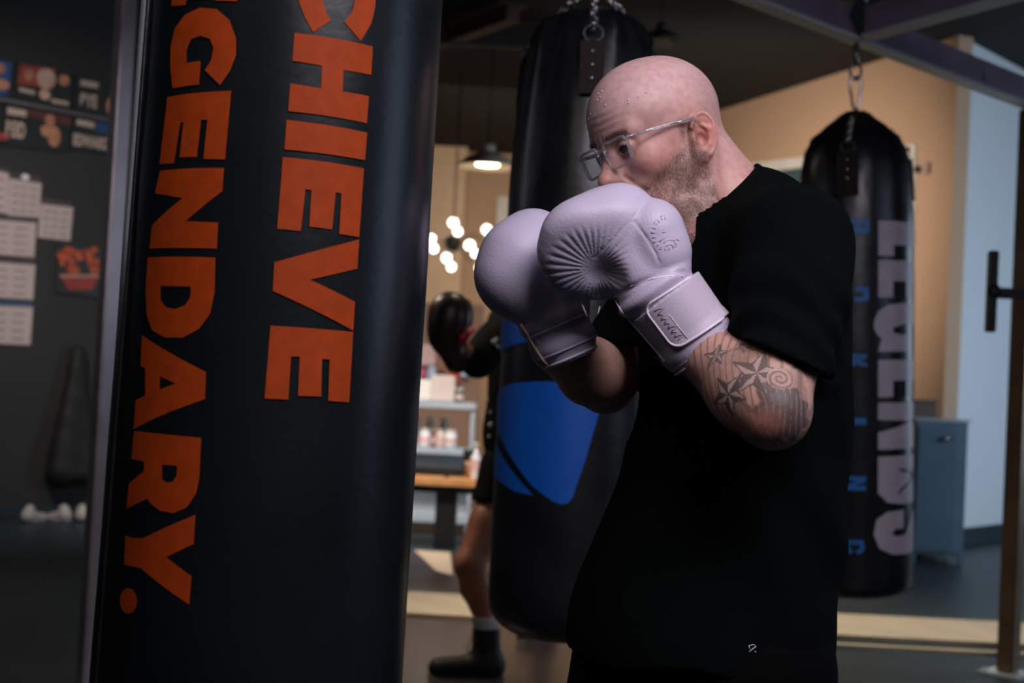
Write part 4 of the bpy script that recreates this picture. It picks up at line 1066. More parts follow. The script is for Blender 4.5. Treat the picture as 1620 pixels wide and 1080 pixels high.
pos, q = polygonize(core, (PE.x - .55, PE.y - .5, .02), (PE.x + .55, PE.y + .5, 1.75), .012); parts.append((pos, q, 4))
ofs = 0; PP = []; QQ = []; ID = []
for pos, q, i in parts:
    PP.append(pos); QQ.append(q + ofs); ID.append(np.full(len(pos), i)); ofs += len(pos)
pos = np.concatenate(PP); quads = np.concatenate(QQ); ID = np.concatenate(ID)
# skin colour
rng = np.random.default_rng(3)
base = npv((.58, .335, .30)); col = np.tile(base, (len(pos), 1))
p32 = pos.astype(np.float32); hq = ((p32 - HCn) @ HM) / HS; hqs = hq.copy(); hqs[:, 1] = np.abs(hqs[:, 1])
def blend(col, c, w): return col * (1 - w[:, None]) + npv(c) * w[:, None]
hm = (ID == 1)
nz = wob(p32, 60, .4) * .5 + wob(p32, 140, 1.4) * .5
col = blend(col, (.60, .38, .37), hm * sstep(.02, .07, hq[:, 2]) * .8)
col = blend(col, (.48, .19, .16), hm * np.exp(-(np.linalg.norm(hqs - npv((.06, .05, -.03)), axis=1) / .042) ** 2) * .75)
col = blend(col, (.52, .17, .13), hm * np.exp(-(np.linalg.norm(hq - npv((.112, 0, -.038)), axis=1) / .018) ** 2) * .7)
col = blend(col, (.58, .17, .12), hm * np.exp(-(np.linalg.norm(hqs - npv((-.018, .086, -.018)), axis=1) / .030) ** 2) * .75)
col = blend(col, (.40, .12, .11), hm * np.exp(-((hq[:, 0] - .1) / .02) ** 2 - ((hq[:, 2] + .071) / .009) ** 2 - (hq[:, 1] / .022) ** 2) * .7)
# redness of neck
col = blend(col, (.50, .24, .20), hm * (1 - sstep(-.12, -.05, hq[:, 2])) * .4)
# stubble: shaved scalp shadow zone and short beard, darkened further for shade under the jaw
x, z = hq[:, 0], hq[:, 2]
beard = sstep(-.022, -.002, x) * (1 - sstep(.115, .125, x)) * (1 - sstep(-.042, -.022, z + .55 * np.maximum(0, x - .03) - .32 * np.maximum(0, .03 - x) + .002 * nz))
beard = beard * sstep(-.21, -.165, z + .3 * (.05 - x) * 0)
side = sstep(.050, .060, hqs[:, 1]) * sstep(-.012, -.004, x) * (1 - sstep(.010, .022, x)) * (1 - sstep(.002, .018, z)) * sstep(-.05, -.02, z)
beard = np.clip(np.maximum(beard, side * .7) * (hm), 0, 1)
beard *= np.clip(.75 + .5 * nz + rng.normal(0, .18, len(pos)), 0, 1.1)
col = blend(col, (.13, .075, .055), np.clip(beard, 0, 1) * .90)
scalp = hm * sstep(.0, .02, z) * (1 - sstep(.055, .075, z)) * (1 - sstep(-.05, -.01, x))
col = blend(col, (.34, .25, .26), scalp * .30)
# brow
brow = hm * np.exp(-((hq[:, 2] - (.021 - .10 * np.abs(hqs[:, 1] - .03))) / .0042) ** 2) * sstep(.010, .016, hqs[:, 1]) * (1 - sstep(.046, .053, hqs[:, 1])) * (x > .05)
col = blend(col, (.16, .09, .06), np.clip(brow * (.8 + .4 * nz), 0, 1) * .75)
lids = hm * np.exp(-(np.linalg.norm((hqs - npv((.088, .032, -.003))) / npv((1, 1.2, .9)), axis=1) / .012) ** 2)
col = blend(col, (.42, .18, .15), lids * .5)
# arms: tattoos on the near arm (ink in the skin, laid out on the limb surface)
am = (ID == 2) | (ID == 3)
col = np.where(am[:, None], np.clip(npv((.50, .28, .22)) * (1 + .06 * nz[:, None]), 0, 1), col)
def fa(p): return sd_arm(p, LS, EL, WL)
INK = (.035, .04, .04)
def frame_at(px, py):
    c = trace(fa, px, py); n = grad(fa, c); t = (EL - WL).normalized(); t = (t - n * t.dot(n)).normalized(); b = n.cross(t)
    return npv(c), npv(t), npv(b), npv(n)
def local(px, py):
    c, t, b, n = frame_at(px, py); d = p32 - c
    return d @ t, d @ b, d @ n
ink = np.zeros(len(pos)); lightm = np.zeros(len(pos))
armsel = (ID == 2)
# flowing feather lines
ax = npv((WL - EL).normalized()); axA = npv((LS - EL).normalized()); E32 = p32 - npv(EL)
sF = E32 @ ax
ua, ta, ba, na = frame_at(1150, 600)
uF, vF, _ = local(1150, 600)
lines = np.cos((uF * .6 + vF * .8) * 2 * np.pi / .0115 + 3.0 * np.sin(vF * 38 + uF * 20))
ink = np.maximum(ink, armsel * sstep(.55, .95, lines) * .62)
shade = sstep(-.1, .8, wob(p32, 34, 2.2)); ink = np.maximum(ink, armsel * shade * .42)
def star(px, py, R, rot, dark=.85, ratio=.40):
    global ink, lightm
    u, v, w = local(px, py); r = np.hypot(u, v); a = np.arctan2(v, u) + rot
    k = np.mod(a, 2 * np.pi / 5) - np.pi / 5; ak = np.abs(k)
    # star boundary in polar form: from tip (ak=pi/5) to notch (ak=0)
    tipx, tipy = R * math.cos(math.pi / 5), R * math.sin(math.pi / 5); nx_, ny_ = R * ratio, 0.0
    # line through notch and tip
    den = np.cos(ak) * tipy - np.sin(ak) * (tipx - nx_); rb = (nx_ * tipy) / np.maximum(den, 1e-5)
    rb = np.where(den <= 1e-5, R, rb)
    inside = (r < rb) & (np.abs(w) < .03) & armsel
    facet = (k > 0)
    edge = (np.abs(r - rb) < .0016) & (r < R * 1.05) & (np.abs(w) < .03) & armsel
    ink = np.where(inside, np.where(facet, dark, .25), ink)
    lightm = np.where(inside & ~facet, .35, lightm)
    spoke = inside & ((ak < .05) | (ak > math.pi / 5 - .04)); ink = np.where(spoke | edge, .9, ink)
def spiral(px, py, R, turns=2.2):
    global ink
    u, v, w = local(px, py); r = np.hypot(u, v); a = np.arctan2(v, u)
    ph = np.cos(2 * np.pi * turns * r / R - a); m = (r < R) & (np.abs(w) < .03) & armsel
    ink = np.where(m, np.where(ph > .35, .75, .12), ink)
def patch(px, py, ru, rv, dark, soft=.35):
    global ink
    u, v, w = local(px, py); r = np.sqrt((u / ru) ** 2 + (v / rv) ** 2)
    ink = np.maximum(ink, armsel * (1 - sstep(1 - soft, 1, r + .10 * np.sin(np.arctan2(v, u) * 9))) * dark * (1 - .42 * sstep(.80, .98, np.cos(2 * np.pi * (u * .5 + v) / .010 + 4 * np.sin(u * 60)))))
patch(1243, 652, .042, .036, .95, .15); patch(1262, 610, .03, .018, .35); patch(1098, 600, .03, .022, .6); patch(1230, 632, .02, .014, .8)
star(1197, 590, .040, .35); star(1152, 624, .030, .9, .95, .45); star(1133, 562, .022, .2, .8); star(1178, 548, .014, .7, .6)
spiral(1234, 598, .017)
patch(1215, 612, .014, .006, .8); patch(1178, 640, .03, .004, .7); patch(1190, 650, .03, .004, .6); patch(1168, 660, .03, .004, .6)
col = blend(col, (.60, .50, .45), lightm)
col = blend(col, INK, np.clip(ink, 0, 1) * .93 * armsel)
elb = armsel * np.exp(-(np.linalg.norm(p32 - npv(trace(fa, 1208, 672)), axis=1) / .022) ** 2)
col = blend(col, (.50, .20, .15), elb * .7)
M_skin = vcol_mat('skin', rough=.44, bump=.22, bscale=900, sss=.12, spec=.42)
body = np_mesh('body', pos, quads, M_skin, boxer, col)

# beard and brow hairs, arm hair
def hairs(name, sel, n, L, lean, m, w=.00022, jit=.35):
    idx = np.flatnonzero(sel); idx = rng.choice(idx, min(n, len(idx)), replace=False)
    me = bpy.data.meshes[body.data.name]; nn = np.zeros(len(me.vertices) * 3, np.float32); me.vertices.foreach_get('normal', nn); nn = nn.reshape(-1, 3)
    vv = np.zeros(len(me.vertices) * 3, np.float32); me.vertices.foreach_get('co', vv); vv = vv.reshape(-1, 3)
    P0 = vv[idx]; N0 = nn[idx]; ln = npv(lean); D = N0 * .55 + ln + rng.normal(0, jit, (len(idx), 3)) * .6
    D /= np.linalg.norm(D, axis=1, keepdims=True); S = np.cross(D, rng.normal(0, 1, (len(idx), 3))); S /= np.linalg.norm(S, axis=1, keepdims=True)
    l = L * rng.uniform(.6, 1.2, (len(idx), 1)); a = P0 - S * w; b = P0 + S * w; c = P0 + D * l; c2 = np.cross(S, D) * w + P0
    V_ = np.stack([a, b, c2, c], 1).reshape(-1, 3); F = []
    for i in range(len(idx)): k = 4 * i; F += [(k, k + 1, k + 3), (k + 1, k + 2, k + 3), (k + 2, k, k + 3)]
    me2 = bpy.data.meshes.new(name); me2.from_pydata(V_.tolist(), [], F); me2.materials.append(m); return link_mesh(name, me2, None, boxer)
M_hair = mat('brown_hair', (.10, .055, .035), .6)
hairs('beard', (beard > .55) & (rng.random(len(pos)) < .8), 6500, .0042, tuple(-hu3 * .5), M_hair)
hairs('eyebrow', brow > .4, 700, .0060, tuple(hl3 * .3 + hu3 * .1), M_hair)
# eyes
for s_ in (1, -1):
    c = h2w(.0770, .0315 * s_, -.002); g_ = (hf2 * 1.0 + hl3 * .30 * 0 - hu3 * .12 + hl3 * .05).normalized()
    mb = MB(); X = g_.orthogonal().normalized(); Y = g_.cross(X); mb.ball(c, .0122, 32, ax=(X, Y, g_))
    for f in mb.bm.faces:
        d = (f.calc_center_median() - c).normalized().dot(g_); f.material_index = 2 if d > .975 else (1 if d > .88 else 0)
    mb.build('eye', None, boxer, mats=[mat('eye_white', (.55, .48, .46), .2), mat('iris_blue', (.08, .12, .15), .15), mat('pupil', (.004, .004, .004), .1)])

# ------------------------------------------------------------------ t-shirt
SLV = LS + axu * .185; axR = (ER - RS).normalized(); SLR = RS + axR * .235
HEMZ = 1.25 - (1034 - 622) / FPX * 2.19
def sd_shirt_outer(p, inf):
    d = sd_ell(p, CH_, (.150, .195, .235), BM)
    d = smin(d, sd_ell(p, BE + V(.008, 0, .04), (.160, .178, .27), BM), .08)
    lowc = PE + V(-.012, 0, -.05)
    d = smin(d, sd_ell(p, PE + V(-.012, 0, .0), (.208, .205, .25), BM), .10)
    sk = sd_chain(p, [LS + V(-.005, 0, .0), LS + axu * .10, SLV + axu * .05], [.076, .076, .066], .03)
    d = smin(d, sk, .035)
    d = smin(d, sd_cap(p, P(1180, 376, 2.21), LS + V(-.012, 0, .0), .062, .071), .06)
    d = smin(d, sd_cap(p, P(1150, 385, 2.26), RS, .064, .070), .06)
    d = smin(d, sd_cap(p, RS, SLR + axR * .05, .072, .070), .04)
    d = smin(d, sd_cap(p, NB - V(-.005, 0, .035), NB - V(0, 0, .13), .070, .12), .05)
    # folds
    zz = p[..., 2]
    q = (p - npv(SLV)); sA = q @ axn
    fold = .0035 * np.sin(sA * 95 + 3.2 * np.sin(p[..., 0] * 22 + 1) + 2 * np.sin(zz * 17)) * np.exp(-((sA + .03) / .09) ** 2) * (np.linalg.norm(p - npv(LS + axu * .12), axis=-1) < .17)
    fold = fold + .0040 * np.sin(p[..., 0] * 40 + zz * 16 + 2.5 * np.sin(zz * 9 + p[..., 0] * 6)) * sstep(1.35, 1.05, zz) 
    fold = fold + .0025 * wob(p, 22, .7)
    # armpit seam
    seam = sd_poly(p, SEAM) if SEAM else 1
    if SEAM: fold = fold - .0 + .0022 * np.exp(-(seam / .003) ** 2)
    return d - inf + fold
SEAM = None
NECKC = P(1138, 318, 2.20)
nk_n = npv((V(-.62, -.30, .74)).normalized())
def sd_shirt(p):
    o = sd_shirt_outer(p, 0.0)
    d = np.maximum(o, -(o + .013))
    # neck opening: everything above a tilted plane near the neck
    neck = sd_chain(p, [NT, NB, NB - V(0, 0, .06)], [.070, .078, .078], .02)
    opening = np.minimum(sd_cap(p, P(1185, 262, 2.24), P(1070, 352, 2.12), .0), 9)
    pl = -((p - npv(NKP)) @ npv(NKN))
    nd = smax(pl, neck - .045, .01)
    d = np.maximum(d, -nd)
    d = np.maximum(d, HEMZ + .006 * np.sin(p[..., 0] * 30) - p[..., 2])
    # sleeve ends
    sl = (p - npv(SLV)) @ npv(SLN)
    nearL = np.linalg.norm(p - npv(SLV), axis=-1) < .14
    d = np.where(nearL, np.maximum(d, sl), d)
    sr = (p - npv(SLR)) @ axr; nearR = np.linalg.norm(p - npv(SLR + axR * .03), axis=-1) < .12
    d = np.where(nearR, np.maximum(d, sr), d)
    return d
# neckline plane: passes back of the neck (1192,272) and front (1090,370), runs level across the body
pb = P(1186, 271, 2.22); pf = P(1088, 368, 2.14); NKP = pb
_dir = (pf - pb).normalized(); _vw = ((pb + pf) / 2 - CAM).normalized(); NKN = _dir.cross(_vw).normalized(); NKN = NKN if NKN.z > 0 else -NKN
NKN = (NKN - _vw * .10).normalized()
a1 = P(1175, 535, 1.90); a2 = P(1302, 594, 1.95); _d = (a2 - a1).normalized(); _v = (SLV - CAM).normalized()
SLN = _d.cross(_v).normalized(); SLN = SLN if SLN.dot(axu) > 0 else -SLN
SLN = (SLN + axu * .15).normalized(); SLV = P(1238, 568, 1.92)
seam_px = [(1302, 330), (1268, 345), (1238, 372), (1215, 410), (1200, 455), (1192, 500)]
_f0 = lambda p: sd_shirt_outer(p, 0.0)
_pts = [trace(_f0, *q) for q in seam_px]; SEAM = [q for q in _pts if q is not None]
lo, hi = bbox([LS, EL, RS, ER, PE, NB], .27); lo[2] = HEMZ - .03; hi[2] = P(1190, 250, 2.2).z + .03
pos, q = polygonize(sd_shirt, lo, hi, .0042)
M_shirt = mat('black_cotton', (.0012, .0022, .0024), .92, var=.2, vscale=14, bump=.35, bscale=420, sheen=.0, spec=.06)
shirt = np_mesh('t_shirt', pos, q, M_shirt, boxer, relax=2)
# collar ribbing
def sd_neckring(p): return 0
neckpts = []
for k in range(40):
    th = 2 * math.pi * k / 40
    e1 = _dir; e2 = NKN.cross(_dir).normalized()
    c = (pb + pf) / 2; c = c + bl * 0.0
    lo_r, hi_r = 0.02, .2
    dv = e1 * math.cos(th) + e2 * math.sin(th)
    for _ in range(22):
        m_ = (lo_r + hi_r) / 2; v_ = float(sd_shirt_outer(np.array([c + dv * m_ - NKN * .004], dtype=np.float32), 0.0)[0])
        nkd = float(sd_chain(np.array([c + dv * m_], dtype=np.float32), [NT, NB, NB - V(0, 0, .06)], [.070, .078, .078], .02)[0]) - .045
        if v_ < -.002 and nkd < 0: lo_r = m_
        else: hi_r = m_
    neckpts.append(c + dv * lo_r)
mb = MB(); mb.tube([q_ - NKN * .006 for q_ in neckpts], [(.0100, .0030)] * 40, 10, closed=True, flat=NKN); mb.build('collar', mat('black_rib', (.0015, .0025, .003), .9, bump=.3, bscale=700, spec=.06), shirt)
# small hem logo
hc = trace(sd_shirt, 1190, 1025); 
if hc:
    hn = grad(sd_shirt, hc); hx = (RIGHT - hn * RIGHT.dot(hn)).normalized(); hy = hn.cross(hx)
    if hy.z < 0: hy = -hy
    mb = MB(); k = 2.0 / FPX
    for seg in ([(-6, 4), (2, 6), (6, 2)], [(6, 3), (-3, -3), (-6, -6)], [(-6, 5), (-5, -2)], [(3, -5), (6, -6)]):
        mb.tube([hc + hn * .0015 + hx * (x_ * k) + hy * (y_ * k) for x_, y_ in seg], .0009, 6)
    mb.build('hem_logo', mat('logo_grey', (.34, .34, .36), .6), shirt)
# ------------------------------------------------------------------ trousers and shoes
def sd_tr(p):
    d = sd_ell(p, PE + V(0, 0, -.02), (.175, .19, .22), BM)
    d = smin(d, sd_cap(p, PE + V(-.02, 0, 0), hipR + V(-.05, 0, -.12), .15, .12), .06)
    for h_, k_, a_ in ((hipL, kL, aL), (hipR, kR, aR)): d = smin(d, sd_chain(p, [h_, k_, a_ + V(0, 0, .02)], [.118, .088, .066], .03), .05)
    d = d + .004 * wob(p, 16, 2)
    d = np.maximum(d, .075 - p[..., 2]); return np.maximum(d, p[..., 2] - (HEMZ + .06))
pos, q = polygonize(sd_tr, (PE.x - .5, PE.y - .45, .03), (PE.x + .5, PE.y + .45, HEMZ + .1), .010)
np_mesh('trousers', pos, q, mat('black_trousers', (.0012, .0016, .0018), .85, var=.2, bump=.2, bscale=200, spec=.06), boxer)
for a_ in (aL, aR):
    d_ = (bf + V(0, 0, 0)).normalized()
    def fs(p):
        g0 = V(a_.x, a_.y, 0)
        d = sd_cap(p, g0 - d_ * .03 + V(0, 0, .05), g0 + d_ * .17 + V(0, 0, .035), .046, .032)
        d = smin(d, sd_cap(p, g0 - d_ * .02 + V(0, 0, .05), g0 + V(0, 0, .10), .045, .045), .02)
        return smax(d, .004 - p[..., 2], .006)
    pos, q = polygonize(fs, (a_.x - .26, a_.y - .26, -.02), (a_.x + .26, a_.y + .26, .2), .008)
    np_mesh('shoe', pos, q, M_black, boxer)
# ------------------------------------------------------------------ boxing gloves
M_glove = mat('lilac_leather', (.50, .435, .57), .50, var=.04, vscale=7, bump=.14, bscale=260, spec=.5)
M_pipe = mat('lilac_piping', (.72, .63, .76), .4, var=.04)
M_seam = mat('seam_thread', (.26, .20, .28), .6)
gu = (P(1112, 555, 1.985) - P(1032, 451, 1.985)).normalized()      # toward the wrist
gn = -(FWD); gn = (gn - gu * gn.dot(gu)).normalized(); gw = gn.cross(gu); gw = gw if gw.dot(RIGHT) > 0 else -gw
GO = P(1032, 451, 1.985); GOn = npv(GO); gun, gwn, gnn = npv(gu), npv(gw), npv(gn)
HOL = P(944, 424, 1.955)
R3, U3 = npv(RIGHT), npv(UP)
endn = (P(1112, 555, 1.98) - P(1112 - 72, 555 - 87, 1.98)).normalized()
def cuff_only(p, grow=0.0):
    q = p - GOn; s_ = q @ gun; w_ = q @ gwn; n_ = q @ gnn
    r = .0580 - .055 * np.clip(s_, 0, .13) + .0035 * np.cos(np.clip((s_ - .005) / .018, -1, 1) * np.pi) * (np.abs(s_ - .005) < .018) + .0035 * (1 + np.cos(np.clip((s_ - .098) / .022, -1, 1) * np.pi)) / 2
    rad = np.sqrt(w_ ** 2 + (n_ * 1.06) ** 2 + 1e-9)
    d = (rad - r) * .9
    return d - grow, s_, w_, n_
CUTN = (-FWD * .84 - UP * .54 - RIGHT * .06).normalized()
def sd_gl(p):
    main = sd_cap(p, P(982, 349, 2.0), P(918, 379, 1.975), .0505, .0500)
    main = smin(main, sd_ell(p, P(950, 362, 1.985), (.075, .052, .056), np.array([list(RIGHT * .9 - UP * -.4), list(UP * .9 + RIGHT * -.4), list(FWD)]).T), .02)
    curl = sd_chain(p, [P(915, 380, 1.975), P(903, 402, 1.985), P(912, 424, 1.998), P(944, 438, 2.01)], [.049, .0410, .036, .033], .02)
    main = smin(main, curl, .02)
    main = smax(main, (p - npv(P(905, 352, 1.930))) @ npv(CUTN), .022)
    palm = sd_cap(p, P(1002, 386, 2.0), P(1006, 410, 2.0), .054, .054)
    palm = smin(palm, sd_cap(p, P(1004, 408, 2.0), P(1022, 436, 1.99), .054, .050), .02)
    main = smin(main, palm, .022)
    back = sd_chain(p, [P(1030, 366, 1.978), P(1041, 400, 1.98), P(1037, 410, 1.985)], [.0465, .0420, .042], .02)
    d = smin(main, back, .005)
    # hollow between fingers and palm
    d = smax(d, -sd_cap(p, P(944, 424, 1.925), P(956, 446, 1.955), .026, .024), .018)
    d = smax(d, -sd_cap(p, P(950, 470, 1.93), P(958, 474, 1.99), .014, .010), .02)
    # pleats
    q = p - npv(HOL); a = np.arctan2(q @ U3, q @ R3); r = np.sqrt((q @ U3) ** 2 + (q @ R3) ** 2)
    m = sstep(.010, .022, r) * (1 - sstep(.056, .074, r + .012 * np.cos(a - 1.2))) * ((p - GOn) @ gnn > -.03) * (1 - sstep(.02, .05, q @ R3))
    d = d - .0019 * m * np.abs(np.cos(a * 17)) ** .7 + .001 * m
    c, s_, w_, n_ = cuff_only(p)
    e = (p - npv(P(1112, 555, 1.985))) @ npv(endn)
    c = smax(c, e, .006); c = smax(c, -(s_ + .012), .02)
    # groove between fist and cuff
    d = smin(d, c, .006)
    return d
def sd_gl2(p):
    d = sd_gl(p)
    for sg, dep, wd in GSEAMS: d = d + dep * np.exp(-(sd_poly(p, sg) / wd) ** 2)
    return d
def trc(f, l): return [q for q in (trace(f, *x) for x in l) if q is not None]
GSEAMS = [(trc(sd_gl, [(1033, 313), (1010, 334), (985, 361), (960, 388), (940, 408)]), .0012, .0014),
          (trc(sd_gl, [(1003, 350), (1014, 364), (1028, 384), (1038, 402), (1043, 416)]), .0024, .0016),
          (trc(sd_gl, [(962, 470), (985, 462), (1010, 449), (1040, 437), (1065, 431), (1082, 430)]), .0030, .0040)]
pts_ = [P(862, 340, 1.98), P(1160, 600, 1.98), P(1000, 290, 1.98)]
lo, hi = bbox(pts_, .03); lo[1] = 1.86; hi[1] = 2.09
pos, q = polygonize(sd_gl2, lo, hi, .0015)
glove = np_mesh('boxing_glove', pos, q, M_glove, boxer, relax=1)
glove['label'] = 'lilac white glove on the near, tattooed arm'
# wrist strap
def sd_strap(p):
    c, s_, w_, n_ = cuff_only(p)
    sh = np.abs(c - .0030) - .0022
    # slanted band, rounded tab end on the camera side
    t = s_ - .0155 - .14 * (w_ + .03) * .6
    cx, hx = .036, .036
    wv = np.where(n_ > 0, -(w_ + .034), -.05)
    bx_ = np.abs(t - cx) - hx; k = .014
    dd = np.sqrt(np.maximum(bx_ + k, 0) ** 2 + np.maximum(wv + k, 0) ** 2) + np.minimum(np.maximum(bx_ + k, wv + k), 0) - k
    return np.maximum(sh, dd)
lo2, hi2 = bbox([P(1010, 430, 1.98), P(1160, 570, 1.98)], .03); lo2[1] = 1.88; hi2[1] = 2.09
pos, q = polygonize(sd_strap, lo2, hi2, .0013)
strap = np_mesh('wrist_strap', pos, q, mat('lilac_strap', (.50, .42, .52), .5, var=.05, bump=.15, bscale=500), glove)
def tubeon(f, l, r, name, m, parent, off=.0, n=6, closed=False, sub=4):
    pp = []
    for a, b in zip(l, l[1:] + ([l[0]] if closed else [])):
        for k in range(sub): pp.append((a[0] + (b[0] - a[0]) * k / sub, a[1] + (b[1] - a[1]) * k / sub))
    if not closed: pp.append(l[-1])
    T = trc(f, pp)
    T = [t for t in T]
    if len(T) < 2: return None
    mb = MB(); mb.tube(T, r, n, closed=closed); return mb.build(name, m, parent)
def rimpts(n=34):
    """the outline of the strap tab as 3-D points on the cuff"""
    out = []
    path = []
    for w_ in np.linspace(.046, -.020, 9): path.append((0, w_))
    for a in np.linspace(0, math.pi / 2, 5)[1:]: path.append((.014 - .014 * math.cos(a), -.020 - .014 * math.sin(a)))
    for t_ in (.03, .044, .058): path.append((t_, -.034))
    for a in np.linspace(0, math.pi / 2, 5)[1:]: path.append((.058 + .014 * math.sin(a), -.020 - .014 * math.cos(a)))
    for w_ in np.linspace(-.010, .046, 8): path.append((.072, w_))
    for t_, w_ in path:
        s_ = t_ + .0155 + .14 * (w_ + .03) * .6
        p0 = GO + gu * s_ + gw * w_
        lo_, hi_ = -.005, .09
        for _ in range(24):
            m_ = (lo_ + hi_) / 2; v_ = float(cuff_only(np.array([p0 + gn * m_], dtype=np.float32))[0][0]) - .0045
            if v_ < 0: lo_ = m_
            else: hi_ = m_
        if hi_ > .003: out.append(p0 + gn * hi_)
    return out
mb = MB(); mb.tube(rimpts(), .0021, 8); mb.build('strap_piping', M_pipe, glove)
def shrink(pts, k):
    c = sum(pts, V(0, 0, 0)) / len(pts); return [q + (c - q) * k for q in pts]
# script lettering on the tab, impossible to read in the photo: small raised strokes
mb = MB()
for i in range(7):
    t_ = .012 + i * .0075; w0 = -.0245
    def onc(t_, w_, off=.0055):
        s_ = t_ + .0155 + .14 * (w_ + .03) * .6; p0 = GO + gu * s_ + gw * w_; lo_, hi_ = -.005, .09
        for _ in range(22):
            m_ = (lo_ + hi_) / 2
            if float(cuff_only(np.array([p0 + gn * m_], dtype=np.float32))[0][0]) - off < 0: lo_ = m_
            else: hi_ = m_
        return p0 + gn * hi_
    hgt = .012 if i in (0, 4, 6) else .007
    mb.tube([onc(t_, w0), onc(t_ + .001, w0 + hgt * .6), onc(t_ + .0035, w0 + hgt)], .0006, 5)
    mb.tube([onc(t_ + .0035, w0 + hgt), onc(t_ + .005, w0 + hgt * .4), onc(t_ + .0065, w0 + .001)], .0006, 5)
mb.build('strap_lettering', mat('strap_ink', (.34, .27, .36), .5), glove)
mb = MB(); mb.tube([onc(.004, -.012, .0052), onc(.03, -.012, .0052), onc(.05, -.012, .0052), onc(.068, -.012, .0052)], .0008, 5); mb.build('strap_stitching', M_pipe, glove)
# cuff end piping (two rings)
for k, (o_, r_) in enumerate(((0.0005, .0023), (-.0075, .0014))):
    ring = []
    cE = P(1112, 555, 1.985) + endn * o_
    for a in np.linspace(0, 2 * math.pi, 48, endpoint=False):
        e1 = (gw - endn * gw.dot(endn)).normalized(); e2 = (gn - endn * gn.dot(endn)).normalized(); dv = e1 * math.cos(a) + e2 * math.sin(a); lo_, hi_ = .01, .09
        for _ in range(22):
            m_ = (lo_ + hi_) / 2
            if float(cuff_only(np.array([cE + dv * m_], dtype=np.float32))[0][0]) < 0: lo_ = m_
            else: hi_ = m_
        ring.append(cE + dv * (hi_ - .001))
    mb = MB(); mb.tube(ring, r_, 8, closed=True); mb.build('cuff_piping', M_pipe, glove)
# embossed round mark on the back lobe
mb = MB()
for k in range(15):
    a = math.radians(95 + k * 17); cx_, cy_ = 1054, 368
    x0, y0 = cx_ + 17 * math.cos(a), cy_ - 21 * math.sin(a); x1, y1 = cx_ + 23 * math.cos(a), cy_ - 28 * math.sin(a)
    T = trc(sd_gl2, [(x0, y0), (x1, y1)]); 
    if len(T) == 2: mb.tube(T, .0007, 5)
    T = trc(sd_gl2, [(x1, y1), (x1 + 3 * math.sin(a), y1 + 3 * math.cos(a))])
    if len(T) == 2 and k % 2: mb.tube(T, .0007, 5)
for l in ([(1043, 382), (1050, 377), (1056, 370)], [(1048, 368), (1054, 366)], [(1052, 390), (1060, 386), (1066, 389)], [(1050, 384), (1054, 380), (1062, 379), (1068, 381)]):
    T = trc(sd_gl2, l); mb.tube(T, .0008, 5)
mb.build('embossed_mark', mat('emboss', (.50, .41, .55), .45), glove)
# edging at the thumb side of the cuff
tubeon(sd_gl2, [(975, 468), (970, 474), (985, 494), (1005, 517), (1030, 546), (1052, 572)], .0015, 'side_piping', M_pipe, glove)
T = trc(sd_gl2, [(975, 466), (1000, 452), (1030, 441), (1060, 436), (1080, 437)])
mb = MB(); mb.tube(T, .0016, 6); mb.build('wrist_piping', M_pipe, glove)

# right hand glove, farther from the camera
ru = (P(903, 563, 2.12) - P(872, 490, 2.12)).normalized(); RO = P(874, 496, 2.12)
def sd_gr(p):
    d = sd_chain(p, [P(806, 438, 2.10), P(822, 408, 2.105), P(845, 385, 2.12)], [.0480, .052, .0520], .03)
    d = smin(d, sd_cap(p, P(832, 440, 2.11), P(872, 435, 2.13), .060, .058), .035)
    d = smin(d, sd_cap(p, P(838, 458, 2.11), P(872, 462, 2.12), .044, .052), .03)
    th = sd_chain(p, [P(905, 452, 2.17), P(890, 400, 2.19), P(862, 372, 2.18)], [.036, .036, .030], .02)
    d = smin(d, th, .012)
    q = p - npv(RO); s_ = q @ npv(ru); rad = np.linalg.norm(q - s_[..., None] * npv(ru), axis=-1)
    c = (rad - (.055 - .16 * np.clip(s_, 0, .075) + .0025 * np.sin(s_ * 160))) * .9
    c = smax(c, s_ - .076, .008); c = smax(c, -(s_ + .02), .02)
    return smin(d, c, .010)
lo, hi = bbox([P(752, 330, 2.12), P(945, 590, 2.12)], .03); lo[1] = 2.0; hi[1] = 2.28
pos, q = polygonize(sd_gr, lo, hi, .002)
gloveR = np_mesh('boxing_glove', pos, q, M_glove, boxer)
gloveR['label'] = 'lilac white glove on the far arm, nearer the big bag'
T = trc(sd_gr, [(828, 512), (838, 528), (850, 550), (862, 568), (870, 577)])
if len(T) > 2:
    mb = MB(); mb.tube([t - ru * 0 - RIGHT * .004 for t in T], [(.0045, .0022)] * len(T), 8, flat=FWD); mb.build('cuff_piping', mat('tan_binding', (.50, .34, .28), .5), gloveR)
    mb = MB(); mb.tube([t + RIGHT * .006 - FWD * .001 for t in T], .0016, 8); mb.build('cuff_piping', M_pipe, gloveR)
def ringon(f, c, ax_, r, name, m, parent):
    ring = []; e1 = RIGHT - ax_ * RIGHT.dot(ax_); e1.normalize(); e2 = ax_.cross(e1)
    for a in np.linspace(0, 2 * math.pi, 40, endpoint=False):
        dv = e1 * math.cos(a) + e2 * math.sin(a); lo_, hi_ = .01, .09
        for _ in range(20):
            m_ = (lo_ + hi_) / 2
            if float(f(np.array([c + dv * m_], dtype=np.float32))[0]) < 0: lo_ = m_
            else: hi_ = m_
        ring.append(c + dv * hi_)
    mb = MB(); mb.tube(ring, r, 8, closed=True); return mb.build(name, m, parent)
ringon(sd_gr, RO + ru * .070, ru, .0022, 'cuff_binding', M_pipe, gloveR)
ringon(sd_gr, RO + ru * .020, ru, .0020, 'strap_edge', M_glove, gloveR)
ringon(sd_gr, RO + ru * .056, ru, .0020, 'strap_edge', M_glove, gloveR)
